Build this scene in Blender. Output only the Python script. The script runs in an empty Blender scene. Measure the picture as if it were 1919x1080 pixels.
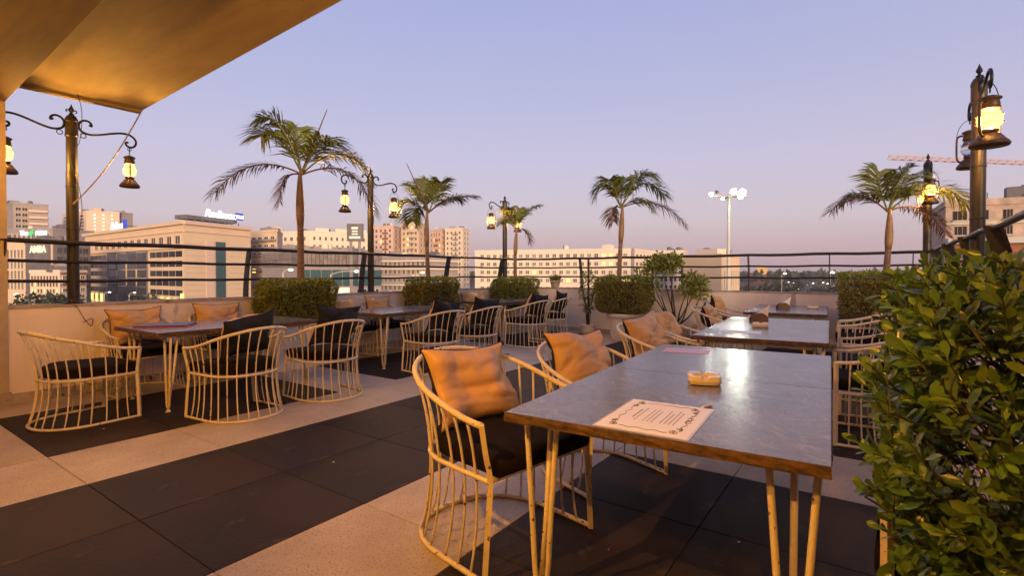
import bpy, bmesh, math, random
from mathutils import Vector, Matrix, noise
R = math.radians
random.seed(7)
sc = bpy.context.scene
COL = sc.collection
pi = math.pi

# ------------------------------------------------------------------ camera, sky, sun, exposure
F_PX, CAM_H, YAW, PITCH = 965.0, 1.29, R(35.17), R(0.8)
SHIFT = 28 - F_PX * math.tan(PITCH)
cd = bpy.data.cameras.new('camera'); cam = bpy.data.objects.new('camera', cd); COL.objects.link(cam)
cam.location = (0, 0, CAM_H); cam.rotation_euler = (R(90) - PITCH, 0, YAW)
cd.sensor_width = 36; cd.lens = F_PX / 1919 * 36; cd.shift_y = -SHIFT / 1919
cd.clip_start = 0.05; cd.clip_end = 6000
sc.camera = cam

SUN_EL = R(7.0); SUN_AZ = YAW + R(14)            # afterglow comes from behind the camera
world = bpy.data.worlds.new('World'); sc.world = world; world.use_nodes = True
wn, wl = world.node_tree.nodes, world.node_tree.links
wn.clear()
w_out = wn.new('ShaderNodeOutputWorld'); w_add = wn.new('ShaderNodeAddShader')
w_b1 = wn.new('ShaderNodeBackground'); w_b2 = wn.new('ShaderNodeBackground')
w_sky = wn.new('ShaderNodeTexSky'); w_sky.sky_type = 'NISHITA'; w_sky.sun_disc = False
w_sky.sun_elevation = R(1.0); w_sky.sun_rotation = R(180) - SUN_AZ
w_sky.dust_density = 2.0; w_sky.ozone_density = 3.0
w_b1.inputs[1].default_value = 0.12
w_tc = wn.new('ShaderNodeTexCoord'); w_sep = wn.new('ShaderNodeSeparateXYZ'); w_ramp = wn.new('ShaderNodeValToRGB')
wl.new(w_tc.outputs['Generated'], w_sep.inputs[0]); wl.new(w_sep.outputs['Z'], w_ramp.inputs[0])
el = w_ramp.color_ramp.elements
el[0].position = 0.0; el[0].color = (.45, .33, .36, 1)
el[1].position = 1.0; el[1].color = (.20, .23, .44, 1)
for p_, c_ in ((.04, (.545, .41, .455)), (.10, (.60, .49, .545)), (.20, (.545, .475, .60)), (.33, (.44, .425, .60)), (.48, (.365, .37, .605)), (.7, (.25, .28, .50))):
    e_ = el.new(p_); e_.color = (*c_, 1)
w_b2.inputs[1].default_value = 0.83
wl.new(w_ramp.outputs[0], w_b2.inputs[0]); wl.new(w_sky.outputs[0], w_b1.inputs[0])
wl.new(w_b1.outputs[0], w_add.inputs[0]); wl.new(w_b2.outputs[0], w_add.inputs[1]); wl.new(w_add.outputs[0], w_out.inputs[0])

sd = bpy.data.lights.new('sun', 'SUN'); sun = bpy.data.objects.new('sun', sd); COL.objects.link(sun)
sd.energy = 4.4; sd.angle = R(16); sd.color = (1, .70, .43)
sun.rotation_euler = (R(90) - SUN_EL, 0, SUN_AZ)
sc.view_settings.view_transform = 'Standard'; sc.view_settings.look = 'None'
sc.view_settings.exposure = 0.32; sc.view_settings.gamma = 1.0; sc.view_settings.use_curve_mapping = False
sc.render.engine = 'CYCLES'; sc.cycles.use_denoising = True
sc.cycles.max_bounces = 6; sc.cycles.sample_clamp_indirect = 4

# ------------------------------------------------------------------ pixel -> place helpers (photo pixels, used for laying out)
FW = Vector((-math.sin(YAW) * math.cos(PITCH), math.cos(YAW) * math.cos(PITCH), -math.sin(PITCH)))
RT = Vector((math.cos(YAW), math.sin(YAW), 0)); UP = RT.cross(FW)
CAM = Vector((0, 0, CAM_H))
def ray(x, y): return FW + RT * ((x - 959.5) / F_PX) - UP * ((y - (540 - SHIFT)) / F_PX)
def CP(x, y, d): return CAM + ray(x, y) * d
def ZP(x, y, z):
    r = ray(x, y); return CAM + r * ((z - CAM_H) / r.z)

# ------------------------------------------------------------------ materials
def mat(name, col, rough=.6, metal=0.0, var=.0, vscale=8.0, bump=0.0, bscale=60.0, col2=None, spots=None, spec=.5, island=0.0, objrand=0.0, stretch=None, emis=None, estr=0, trans=0.0, coat=0.0, sheen=0.0, leafy=False):
    m = bpy.data.materials.new(name); m.use_nodes = True
    nt = m.node_tree; n, l = nt.nodes, nt.links
    b = n['Principled BSDF']
    b.inputs['Roughness'].default_value = rough; b.inputs['Metallic'].default_value = metal
    b.inputs['Specular IOR Level'].default_value = spec
    b.inputs['Base Color'].default_value = (*col, 1)
    if coat: b.inputs['Coat Weight'].default_value = coat; b.inputs['Coat Roughness'].default_value = .08
    if sheen: b.inputs['Sheen Weight'].default_value = sheen
    if trans: b.inputs['Transmission Weight'].default_value = trans
    if emis: b.inputs['Emission Color'].default_value = (*emis, 1); b.inputs['Emission Strength'].default_value = estr
    tc = n.new('ShaderNodeTexCoord'); src = tc.outputs['Object']
    if stretch:
        mp = n.new('ShaderNodeMapping'); mp.inputs['Scale'].default_value = stretch; l.new(src, mp.inputs[0]); src = mp.outputs[0]
    cur = None
    if var or col2:
        nz = n.new('ShaderNodeTexNoise'); nz.inputs['Scale'].default_value = vscale; nz.inputs['Detail'].default_value = 6; nz.inputs['Roughness'].default_value = .65
        l.new(src, nz.inputs['Vector'])
        rp = n.new('ShaderNodeValToRGB'); l.new(nz.outputs[0], rp.inputs[0])
        c2 = col2 or tuple(c * (1 - var) for c in col)
        c1 = col if col2 else tuple(min(1, c * (1 + var * .6)) for c in col)
        rp.color_ramp.elements[0].position = .32; rp.color_ramp.elements[1].position = .68
        rp.color_ramp.elements[0].color = (*c2, 1); rp.color_ramp.elements[1].color = (*c1, 1)
        cur = rp.outputs[0]
    if spots:                                  # (colour, scale, threshold)
        sz = n.new('ShaderNodeTexNoise'); sz.inputs['Scale'].default_value = spots[1]; sz.inputs['Detail'].default_value = 5; l.new(src, sz.inputs['Vector'])
        sr = n.new('ShaderNodeValToRGB'); sr.color_ramp.elements[0].position = spots[2]; sr.color_ramp.elements[1].position = spots[2] + .05
        l.new(sz.outputs[0], sr.inputs[0])
        mx = n.new('ShaderNodeMix'); mx.data_type = 'RGBA'; l.new(sr.outputs[0], mx.inputs['Factor'])
        if cur: l.new(cur, mx.inputs['A'])
        else: mx.inputs['A'].default_value = (*col, 1)
        mx.inputs['B'].default_value = (*spots[0], 1); cur = mx.outputs['Result']
    if island or objrand:
        if island: g = n.new('ShaderNodeNewGeometry'); ro = g.outputs['Random Per Island']
        else: g = n.new('ShaderNodeObjectInfo'); ro = g.outputs['Random']
        hs = n.new('ShaderNodeHueSaturation')
        a = island or objrand
        mr = n.new('ShaderNodeMapRange'); mr.inputs['To Min'].default_value = 1 - a; mr.inputs['To Max'].default_value = 1 + a; l.new(ro, mr.inputs['Value'])
        l.new(mr.outputs[0], hs.inputs['Value'])
        if island:
            mh = n.new('ShaderNodeMapRange'); mh.inputs['To Min'].default_value = .475; mh.inputs['To Max'].default_value = .515
            ml = n.new('ShaderNodeMath'); ml.operation = 'FRACT'; mm = n.new('ShaderNodeMath'); mm.operation = 'MULTIPLY'; mm.inputs[1].default_value = 7.31
            l.new(ro, mm.inputs[0]); l.new(mm.outputs[0], ml.inputs[0]); l.new(ml.outputs[0], mh.inputs['Value']); l.new(mh.outputs[0], hs.inputs['Hue'])
        if cur: l.new(cur, hs.inputs['Color'])
        else: hs.inputs['Color'].default_value = (*col, 1)
        cur = hs.outputs[0]
    if cur: l.new(cur, b.inputs['Base Color'])
    if bump:
        bz = n.new('ShaderNodeTexNoise'); bz.inputs['Scale'].default_value = bscale; bz.inputs['Detail'].default_value = 5; l.new(src, bz.inputs['Vector'])
        bp = n.new('ShaderNodeBump'); bp.inputs['Strength'].default_value = bump; bp.inputs['Distance'].default_value = .01
        l.new(bz.outputs[0], bp.inputs['Height']); l.new(bp.outputs[0], b.inputs['Normal'])
    if leafy:
        tl = n.new('ShaderNodeBsdfTranslucent'); ms = n.new('ShaderNodeMixShader'); ms.inputs[0].default_value = .35; tl.inputs[0].default_value = (*col, 1)
        if cur: l.new(cur, tl.inputs[0])
        l.new(b.outputs[0], ms.inputs[1]); l.new(tl.outputs[0], ms.inputs[2]); l.new(ms.outputs[0], n['Material Output'].inputs[0])
    m.diffuse_color = (*col, 1)
    return m

def emat(name, col, s):
    m = bpy.data.materials.new(name); m.use_nodes = True; n = m.node_tree.nodes; n.clear()
    o = n.new('ShaderNodeOutputMaterial'); e = n.new('ShaderNodeEmission'); e.inputs[0].default_value = (*col, 1); e.inputs[1].default_value = s
    m.node_tree.links.new(e.outputs[0], o.inputs[0]); return m

M = {}
M['tile_light'] = mat('light terrazzo', (.50, .41, .325), .55, var=.22, vscale=2.2, spots=((.22, .16, .11), 95, .585), bump=.12, bscale=220, objrand=.07)
M['tile_dark'] = mat('dark slate', (.016, .014, .017), .58, spec=.16, col2=(.040, .025, .018), vscale=1.1, bump=.3, bscale=60, objrand=.15, spots=((.055, .042, .034), 3.4, .63))
M['grout'] = mat('grout', (.06, .045, .035), .9)
M['plaster'] = mat('parapet plaster', (.80, .68, .58), .85, var=.14, vscale=1.6, stretch=(1, 1, .3), spots=((.50, .40, .33), 4.2, .64), bump=.15, bscale=18)
M['coping'] = mat('worn coping', (.42, .34, .29), .85, var=.3, vscale=6, spots=((.12, .09, .07), 9, .62), bump=.3, bscale=40)
M['column'] = mat('column paint', (.46, .36, .26), .8, var=.2, vscale=3, bump=.15, bscale=30)
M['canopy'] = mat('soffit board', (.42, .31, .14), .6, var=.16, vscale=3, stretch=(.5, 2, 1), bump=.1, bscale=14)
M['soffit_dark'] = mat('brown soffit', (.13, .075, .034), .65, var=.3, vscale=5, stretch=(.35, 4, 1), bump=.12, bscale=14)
M['paint'] = mat('chipped cream paint', (.76, .63, .43), .45, var=.12, vscale=14, spots=((.09, .042, .018), 42, .645), bump=.25, bscale=70, objrand=.06)
M['rail'] = mat('dark rail metal', (.028, .022, .020), .4, metal=.3, var=.4, vscale=20, spots=((.10, .06, .04), 16, .67))
M['post'] = mat('bronze post metal', (.030, .021, .014), .45, metal=.2, var=.35, vscale=14, bump=.1, bscale=40)
M['iron'] = mat('wrought iron', (.022, .018, .018), .45, metal=.4)
M['lantern'] = mat('rusty lantern metal', (.10, .055, .028), .5, metal=.5, var=.4, vscale=40, bump=.15, bscale=90)
M['velvet'] = mat('dark velvet', (.011, .007, .006), .95, var=.4, vscale=14, bump=.2, bscale=60, spec=.15)
M['tan'] = mat('tan leather', (.56, .32, .13), .5, var=.10, vscale=9, spots=((.16, .06, .02), 30, .70), bump=.25, bscale=26)
M['black_fabric'] = mat('black fabric', (.008, .007, .009), .85, bump=.2, bscale=80)
M['white_pot'] = mat('white glazed pot', (.66, .58, .50), .45, var=.12, vscale=6)
M['clay'] = mat('pale clay', (.50, .38, .30), .75, var=.2, vscale=10)
M['soil'] = mat('soil', (.03, .02, .014), .95, bump=.5, bscale=60)
M['hedge'] = mat('hedge leaf', (.22, .25, .042), .5, island=.6, leafy=True)
M['hedge_brown'] = mat('dry hedge leaf', (.26, .165, .05), .6, island=.5, leafy=True)
M['leaf'] = mat('glossy bush leaf', (.100, .180, .028), .32, island=.55, coat=.2, leafy=True)
M['leaf_one'] = mat('glossy bush leaf single', (.100, .180, .028), .32, objrand=.5, coat=.2, leafy=True)
M['twig'] = mat('twig bark', (.055, .038, .022), .8, var=.3, vscale=30)
M['palm'] = mat('palm leaflet', (.16, .18, .034), .45, island=.45, leafy=True)
M['palm_dry'] = mat('dry palm leaflet', (.17, .09, .045), .65, island=.45, leafy=True)
M['trunk'] = mat('palm trunk', (.20, .12, .068), .8, var=.4, vscale=6, stretch=(1, 1, 6), bump=.3, bscale=20)
M['shaft'] = mat('palm crownshaft', (.26, .15, .07), .6, var=.3, vscale=5)
M['tree'] = mat('city tree leaf', (.035, .04, .013), .6, island=.5)
M['ceramic'] = mat('cream ceramic', (.72, .60, .42), .18, coat=.4)
M['ash'] = mat('ash', (.10, .07, .05), .9, var=.4, vscale=60)
M['paper'] = mat('menu paper', (.80, .78, .84), .55)
M['laminate'] = mat('clear laminate rim', (.62, .62, .66), .12)
M['ink'] = mat('print ink', (.11, .09, .10), .6)
M['pink'] = mat('pink menu card', (.62, .34, .40), .4)
M['navy'] = mat('navy menu cover', (.05, .055, .10), .35)
M['red'] = mat('red menu cover', (.40, .05, .09), .4)
M['brown'] = mat('brown napkin stand', (.17, .085, .03), .5, var=.3, vscale=12)
M['napkin'] = mat('napkin paper', (.80, .72, .64), .7)
M['cable'] = mat('cable', (.30, .22, .13), .5)
M['wire'] = mat('black wire', (.02, .015, .015), .6)
M['glass'] = mat('clear lantern glass', (.9, .85, .8), .05, trans=1.0)

def granite():
    m = bpy.data.materials.new('polished granite'); m.use_nodes = True; nt = m.node_tree; n, l = nt.nodes, nt.links
    b = n['Principled BSDF']; tc = n.new('ShaderNodeTexCoord')
    mp = n.new('ShaderNodeMapping'); mp.inputs['Rotation'].default_value = (0, 0, .9); l.new(tc.outputs['Object'], mp.inputs[0])
    n1 = n.new('ShaderNodeTexNoise'); n1.inputs['Scale'].default_value = 2.2; n1.inputs['Detail'].default_value = 3; l.new(mp.outputs[0], n1.inputs['Vector'])
    ad = n.new('ShaderNodeVectorMath'); ad.operation = 'MULTIPLY_ADD'; ad.inputs[1].default_value = (.8, .8, .8)
    l.new(n1.outputs['Color'], ad.inputs[0]); l.new(mp.outputs[0], ad.inputs[2])
    m2 = n.new('ShaderNodeMapping'); m2.inputs['Scale'].default_value = (1.0, 2.6, 1); l.new(ad.outputs[0], m2.inputs[0])
    wv = n.new('ShaderNodeTexNoise'); wv.inputs['Scale'].default_value = 7.0; wv.inputs['Detail'].default_value = 9; wv.inputs['Roughness'].default_value = .68; wv.inputs['Distortion'].default_value = 1.1
    l.new(m2.outputs[0], wv.inputs['Vector'])
    gr = n.new('ShaderNodeTexNoise'); gr.inputs['Scale'].default_value = 120; gr.inputs['Detail'].default_value = 3; l.new(tc.outputs['Object'], gr.inputs['Vector'])
    sb = n.new('ShaderNodeMath'); sb.operation = 'MULTIPLY_ADD'; sb.inputs[1].default_value = .5; sb.inputs[2].default_value = -.25; l.new(gr.outputs[0], sb.inputs[0])
    sa = n.new('ShaderNodeMath'); sa.operation = 'ADD'; l.new(wv.outputs[0], sa.inputs[0]); l.new(sb.outputs[0], sa.inputs[1])
    rp = n.new('ShaderNodeValToRGB'); l.new(sa.outputs[0], rp.inputs[0]); e = rp.color_ramp.elements
    e[0].position = .27; e[0].color = (.06, .06, .065, 1); e[1].position = .72; e[1].color = (.36, .28, .26, 1)
    for p, c in ((.40, (.115, .113, .12)), (.52, (.15, .144, .148)), (.62, (.19, .168, .165))): x = e.new(p); x.color = (*c, 1)
    l.new(rp.outputs[0], b.inputs['Base Color'])
    sm = n.new('ShaderNodeTexNoise'); sm.inputs['Scale'].default_value = 5; sm.inputs['Detail'].default_value = 6; l.new(tc.outputs['Object'], sm.inputs['Vector'])
    mr = n.new('ShaderNodeMapRange'); mr.inputs['To Min'].default_value = .13; mr.inputs['To Max'].default_value = .27; l.new(sm.outputs[0], mr.inputs['Value']); l.new(mr.outputs[0], b.inputs['Roughness'])
    return m
M['granite'] = granite()
M['raw_edge'] = mat('raw stone edge', (.13, .065, .032), .8, col2=(.035, .020, .013), vscale=22, bump=.7, bscale=45)
def globe():
    m = bpy.data.materials.new('glowing lantern glass'); m.use_nodes = True; n, l = m.node_tree.nodes, m.node_tree.links; n.clear()
    o = n.new('ShaderNodeOutputMaterial'); t = n.new('ShaderNodeBsdfTransparent'); t.inputs[0].default_value = (1, .88, .6, 1)
    e = n.new('ShaderNodeEmission'); e.inputs[0].default_value = (1, .52, .13, 1); e.inputs[1].default_value = 4.2
    mx = n.new('ShaderNodeMixShader'); mx.inputs[0].default_value = .55
    l.new(t.outputs[0], mx.inputs[1]); l.new(e.outputs[0], mx.inputs[2]); l.new(mx.outputs[0], o.inputs[0]); return m
M['globe'] = globe()
# city
M['ground'] = mat('city ground', (.10, .085, .06), .95, var=.3, vscale=.02)
M['asphalt'] = mat('asphalt', (.06, .055, .05), .9, var=.2, vscale=.1)
M['verge'] = mat('green verge', (.05, .065, .018), .95, var=.4, vscale=.08)
M['cream'] = mat('cream render', (.72, .53, .34), .9, var=.08, vscale=.1)
M['pinkish'] = mat('pinkish render', (.70, .50, .38), .9, var=.08, vscale=.1)
M['white'] = mat('white render', (.78, .65, .50), .9, var=.06, vscale=.1)
M['greyclad'] = mat('grey cladding', (.16, .14, .14), .7, var=.25, vscale=.4)
M['clad'] = mat('rough mall cladding', (.24, .19, .17), .8, var=.4, vscale=2.5, objrand=.2)
M['greywall'] = mat('grey render', (.33, .28, .26), .9, var=.12, vscale=.2)
M['brickish'] = mat('bare block wall', (.50, .36, .27), .95, var=.3, vscale=.7, bump=.3, bscale=4)
M['redbrick'] = mat('red brick infill', (.34, .12, .07), .95, var=.25, vscale=1.2)
M['pane'] = mat('window glass', (.035, .036, .045), .15, objrand=.5)
M['pane_pale'] = mat('pale window glass', (.24, .20, .18), .25, objrand=.4)
M['teal'] = mat('teal glass', (.05, .10, .11), .12)
M['opening_shade'] = mat('opening shade', (.02, .016, .014), .9)  # near-black panels paint the shade inside the unglazed window holes
M['lit'] = emat('lit window', (1, .72, .22), 1.5)
M['sign_white'] = emat('lit sign letters', (.80, .86, 1), 2.2)
M['sign_blue'] = emat('lit blue sign', (.10, .12, .75), .8)
M['sign_green'] = emat('lit green sign', (.10, .75, .22), 1.0)
M['sign_cream'] = emat('lit cream sign', (1, .82, .55), 1.1)
M['street'] = emat('street lamp glow', (1, .86, .52), 9)
M['flood'] = emat('floodlight glow', (.97, 1, .80), 70)
M['concrete'] = mat('mast concrete', (.50, .46, .38), .7)
M['crane'] = mat('crane paint', (.62, .38, .30), .6)
M['glow_dome'] = emat('floodlit dome', (1, .50, .14), .75)  # dome emits by itself in place of floodlight falling on it

# ------------------------------------------------------------------ mesh helpers
class MB:
    def __init__(s): s.v = []; s.f = []; s.m = []
    def add(s, vs, fs, mi=0):
        o = len(s.v); s.v += [tuple(v) for v in vs]; s.f += [tuple(i + o for i in f) for f in fs]; s.m += [mi] * len(fs)
    def box(s, c, d, mi=0, rot=None):
        x, y, z = d[0] / 2, d[1] / 2, d[2] / 2
        vs = [Vector(q) for q in ((-x, -y, -z), (x, -y, -z), (x, y, -z), (-x, y, -z), (-x, -y, z), (x, -y, z), (x, y, z), (-x, y, z))]
        if rot: vs = [rot @ v for v in vs]
        s.add([v + Vector(c) for v in vs], [(0, 3, 2, 1), (4, 5, 6, 7), (0, 1, 5, 4), (1, 2, 6, 5), (2, 3, 7, 6), (3, 0, 4, 7)], mi)
    def tube(s, pts, r, n=8, closed=False, mi=0, flat=1.0):
        pts = [Vector(p) for p in pts]; k = len(pts)
        rs = r if isinstance(r, (list, tuple)) else [r] * k
        T = []
        for i in range(k):
            a = pts[i - 1] if (i > 0 or closed) else pts[0]; b = pts[(i + 1) % k] if (i < k - 1 or closed) else pts[-1]
            T.append((b - a).normalized())
        ref = Vector((0, 0, 1)) if abs(T[0].z) < .9 else Vector((1, 0, 0))
        N = (ref - T[0] * ref.dot(T[0])).normalized(); vs = []
        for i in range(k):
            N = (N - T[i] * N.dot(T[i])).normalized(); B = T[i].cross(N)
            for j in range(n):
                a = 2 * pi * j / n; vs.append(pts[i] + (N * math.cos(a) + B * math.sin(a) * flat) * rs[i])
        fs = []
        for i in range(k if closed else k - 1):
            for j in range(n):
                a, b = i * n + j, i * n + (j + 1) % n; c, d = ((i + 1) % k) * n + (j + 1) % n, ((i + 1) % k) * n + j
                fs.append((a, b, c, d))
        if not closed: fs += [tuple(range(n - 1, -1, -1)), tuple(range((k - 1) * n, k * n))]
        s.add(vs, fs, mi)
    def lathe(s, prof, n=20, c=(0, 0, 0), mi=0, cap=True):
        vs = []
        for r, z in prof:
            for j in range(n): a = 2 * pi * j / n; vs.append((c[0] + r * math.cos(a), c[1] + r * math.sin(a), c[2] + z))
        fs = []; k = len(prof)
        for i in range(k - 1):
            for j in range(n): fs.append((i * n + j, i * n + (j + 1) % n, (i + 1) * n + (j + 1) % n, (i + 1) * n + j))
        if cap: fs += [tuple(range(n - 1, -1, -1)), tuple(range((k - 1) * n, k * n))]
        s.add(vs, fs, mi)
    def mesh(s, name, mats, smooth=False):
        me = bpy.data.meshes.new(name); me.from_pydata(s.v, [], s.f)
        for m in (mats if isinstance(mats, (list, tuple)) else [mats]): me.materials.append(M[m] if isinstance(m, str) else m)
        me.polygons.foreach_set('material_index', s.m)
        if smooth: me.polygons.foreach_set('use_smooth', [True] * len(s.f))
        me.update(); return me
    def build(s, name, mats, parent=None, smooth=False, loc=None):
        return link(name, s.mesh(name, mats, smooth), parent, loc)

def link(name, data, parent=None, loc=None, rz=0.0):
    o = bpy.data.objects.new(name, data); COL.objects.link(o)
    if parent: o.parent = parent
    if loc is not None: o.location = loc
    if rz: o.rotation_euler = (0, 0, rz)
    return o
def tag(o, label=None, cat=None, group=None, kind=None):
    if label: o['label'] = label
    if cat: o['category'] = cat
    if group: o['group'] = group
    if kind: o['kind'] = kind
    return o
def thing(name, loc, label, cat, group=None, rz=0.0):
    return tag(link(name, None, None, loc, rz), label, cat, group)
def copy_tree(o, parent=None):
    c = o.copy(); COL.objects.link(c); c.parent = parent
    for ch in o.children:
        if ch.type != 'LIGHT': copy_tree(ch, c)
    return c
def catmull(P, n=8):
    P = [Vector(p) for p in P]; out = []
    Q = [P[0] * 2 - P[1]] + P + [P[-1] * 2 - P[-2]]
    for i in range(1, len(Q) - 2):
        for k in range(n):
            t = k / n; a, b, c, d = Q[i - 1:i + 3]
            out.append(.5 * ((2 * b) + (c - a) * t + (2 * a - 5 * b + 4 * c - d) * t * t + (3 * b - a - 3 * c + d) * t ** 3))
    out.append(P[-1]); return out

# ------------------------------------------------------------------ terrace floor (0.8 m tiles)
XL, XR, YF, YB = -6.92, 0.66, 10.05, -3.0       # inner faces of the parapets / facade
mb = MB(); mb.box(((XL + XR) / 2, (YF + YB) / 2, -.18), (XR - XL + 1.2, YF - YB + 1.2, .33))
floor = tag(mb.build('terrace_floor', 'grout'), kind='structure')
T = .8; tm = {}
for k in ('tile_light', 'tile_dark'):
    b_ = MB(); h = T / 2 - .0024; e = .0015
    vs = [(-h, -h, -.014), (h, -h, -.014), (h, h, -.014), (-h, h, -.014), (-h, -h, -e), (h, -h, -e), (h, h, -e), (-h, h, -e), (-h + e, -h + e, 0), (h - e, -h + e, 0), (h - e, h - e, 0), (-h + e, h - e, 0)]
    b_.add(vs, [(8, 9, 10, 11), (0, 1, 5, 4), (1, 2, 6, 5), (2, 3, 7, 6), (3, 0, 4, 7), (4, 5, 9, 8), (5, 6, 10, 9), (6, 7, 11, 10), (7, 4, 8, 11)])
    tm[k] = b_.mesh('tile', k)
for i in range(-4, 6):
    for j in range(-6, 12):
        x0, x1 = max(-3.92 + T * i, XL), min(-3.92 + T * (i + 1), XR); y0, y1 = max(1.06 + T * j, YB), min(1.06 + T * (j + 1), YF)
        if x1 - x0 < .03 or y1 - y0 < .03: continue
        dark = i in (0, 1) or (i in (-3, -2, 3, 4) and j >= 0 and j % 4 != 3)
        o = link('tile', tm['tile_dark' if dark else 'tile_light'], floor, ((x0 + x1) / 2, (y0 + y1) / 2, random.uniform(-.0006, .0006)))
        o.scale = ((x1 - x0) / T, (y1 - y0) / T, 1); o.rotation_euler = (random.uniform(-.0008, .0008), random.uniform(-.0008, .0008), 0)

# ------------------------------------------------------------------ parapets, railings
PT = .966
def parapet(x0, x1, y0, y1, label, axis):
    t = thing('parapet_wall', ((x0 + x1) / 2, (y0 + y1) / 2, 0), label, 'wall')
    b = MB(); dx, dy = x1 - x0, y1 - y0
    nx, ny = (60, 1) if axis == 'x' else (1, 60)
    b.box((0, 0, (PT - .03) / 2), (dx, dy, PT - .03)); b.build('wall_body', 'plaster', t)
    c = MB(); n = 40
    L = dx if axis == 'x' else dy
    for k in range(n):                      # slightly uneven coping mortar
        a = -L / 2 + L * (k + .5) / n; w = .20 + random.uniform(-.008, .012); hh = .03 + random.uniform(-.006, .005)
        s = (L / n + .001, w, hh) if axis == 'x' else (w, L / n + .001, hh)
        c.box((a, 0, PT - .03 + hh / 2) if axis == 'x' else (0, a, PT - .03 + hh / 2), s)
    c.build('coping', 'coping', t)
    s = MB(); off = .1
    if axis == 'y': s.box((math.copysign(dx / 2 + .006, -(x0 + x1) - 6.2), 0, .05), (.012, dy, .10))
    else: s.box((0, -dy / 2 - .006, .05), (dx, .012, .10))
    s.build('skirting', 'coping', t); return t
parapet(XL - .18, XL, YB, YF + .18, 'cream plastered parapet wall along the city side behind the long row of tables', 'y')
parapet(XL + .001, XR - .001, YF, YF + .18, 'cream plastered parapet wall at the far end of the terrace', 'x')
parapet(XR, XR + .18, YB, YF + .18, 'low parapet wall behind the leafy green bush', 'y')

def railing(p0, p1, inward, posts, label):
    p0, p1, inward = Vector(p0), Vector(p1), Vector(inward); L = (p1 - p0).length; d = (p1 - p0).normalized()
    t = thing('railing', p0, label, 'railing')
    for z, r, off in ((1.61, .024, .12), (1.41, .017, .075), (1.205, .017, .035)):
        b = MB(); q = [d * (L * k / 24) + inward * off + Vector((0, 0, z + .006 * math.sin(k * 1.7))) for k in range(25)]
        b.tube(q, r, 8); b.build('rail', 'rail', t, True)
    for s in posts:
        b = MB(); prof = []
        for k in range(9):
            u = k / 8; z = PT - .002 + u * (1.625 - PT); c = .02 + .105 * u ** 1.7; w = .065 - .012 * u
            prof.append((c - w, c + w, z))
        vs = []
        for a, c, z in prof:
            for off in (a, c):
                for e in (-.006, .006): vs.append(d * (s + e) + inward * off + Vector((0, 0, z)))
        fs = []
        for k in range(8):
            o = k * 4; fs += [(o, o + 2, o + 6, o + 4), (o + 1, o + 5, o + 7, o + 3), (o, o + 4, o + 5, o + 1), (o + 2, o + 3, o + 7, o + 6)]
        fs += [(0, 1, 3, 2), (32, 34, 35, 33)]
        b.add(vs, fs); b.build('post', 'rail', t)
    return t
railing((XL - .12, 0.9, 0), (XL - .12, YF + .05, 0), (1, 0, 0), (.35, 2.75, 4.68, 6.75, 8.55), 'dark three-bar railing with leaning flat posts facing the lit city')
railing((XL - .1, YF + .12, 0), (XR + .1, YF + .12, 0), (0, -1, 0), (1.75, 3.95, 5.15, 6.4, 7.5), 'dark three-bar railing along the far end of the terrace')
railing((XR + .13, 0.5, 0), (XR + .13, YF + .05, 0), (-1, 0, 0), (1.6, 3.1, 4.35, 5.7, 7.1, 8.6), 'dark railing with broad curved posts above the leafy green bush')

# ------------------------------------------------------------------ restaurant building: column, canopy, facade behind the camera
t = thing('restaurant_building', (0, 0, 0), 'ochre canopy and column of the restaurant at the upper left', 'building')
b = MB(); b.box((-7.12, 1.06, 1.475), (.44, .42, 2.95)); b.build('column', 'column', t)
b = MB(); b.box((-7.12, 1.06, .06), (.47, .45, .12)); b.build('column_base', 'coping', t)
def slab_poly(name, pts, z0, z1, m):
    b = MB(); n = len(pts); b.add([(x, y, z0) for x, y in pts] + [(x, y, z1) for x, y in pts], [tuple(range(n - 1, -1, -1)), tuple(range(n, 2 * n))] + [(i, (i + 1) % n, n + (i + 1) % n, n + i) for i in range(n)])
    return b.build(name, m, t)
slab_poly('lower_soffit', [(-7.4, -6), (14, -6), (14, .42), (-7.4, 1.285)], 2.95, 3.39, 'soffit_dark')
slab_poly('canopy', [(-7.12, 1.28), (4.7, .80), (4.7, 1.93), (-7.12, 2.463)], 3.20, 3.32, 'canopy')
slab_poly('canopy_lip', [(-7.11, 1.29), (-7.03, 1.29), (-7.03, 2.45), (-7.11, 2.45)], 3.17, 3.20, 'canopy')
b = MB(); b.box((3.3, -3.4, 1.475), (21.4, .5, 2.95)); b.build('facade', 'column', t)
b = MB(); b.box((6.3, -6.2, 3.51), (27.4, 6.0, .22)); b.build('roof', 'column', t)  # unseen; facade and roof stretched sideways to block low sun from the terrace
for k in range(4):
    b = MB(); x = -5.8 + k * 1.9
    b.box((x, -3.12, 1.15), (1.5, .05, 2.2), 0)
    for s in (-1, 1): b.box((x + s * .75, -3.1, 1.15), (.08, .09, 2.3), 1)
    b.box((x, -3.1, 2.3), (1.58, .09, .08), 1); b.build('glass_door', ['pane', 'iron'], t)

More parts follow.
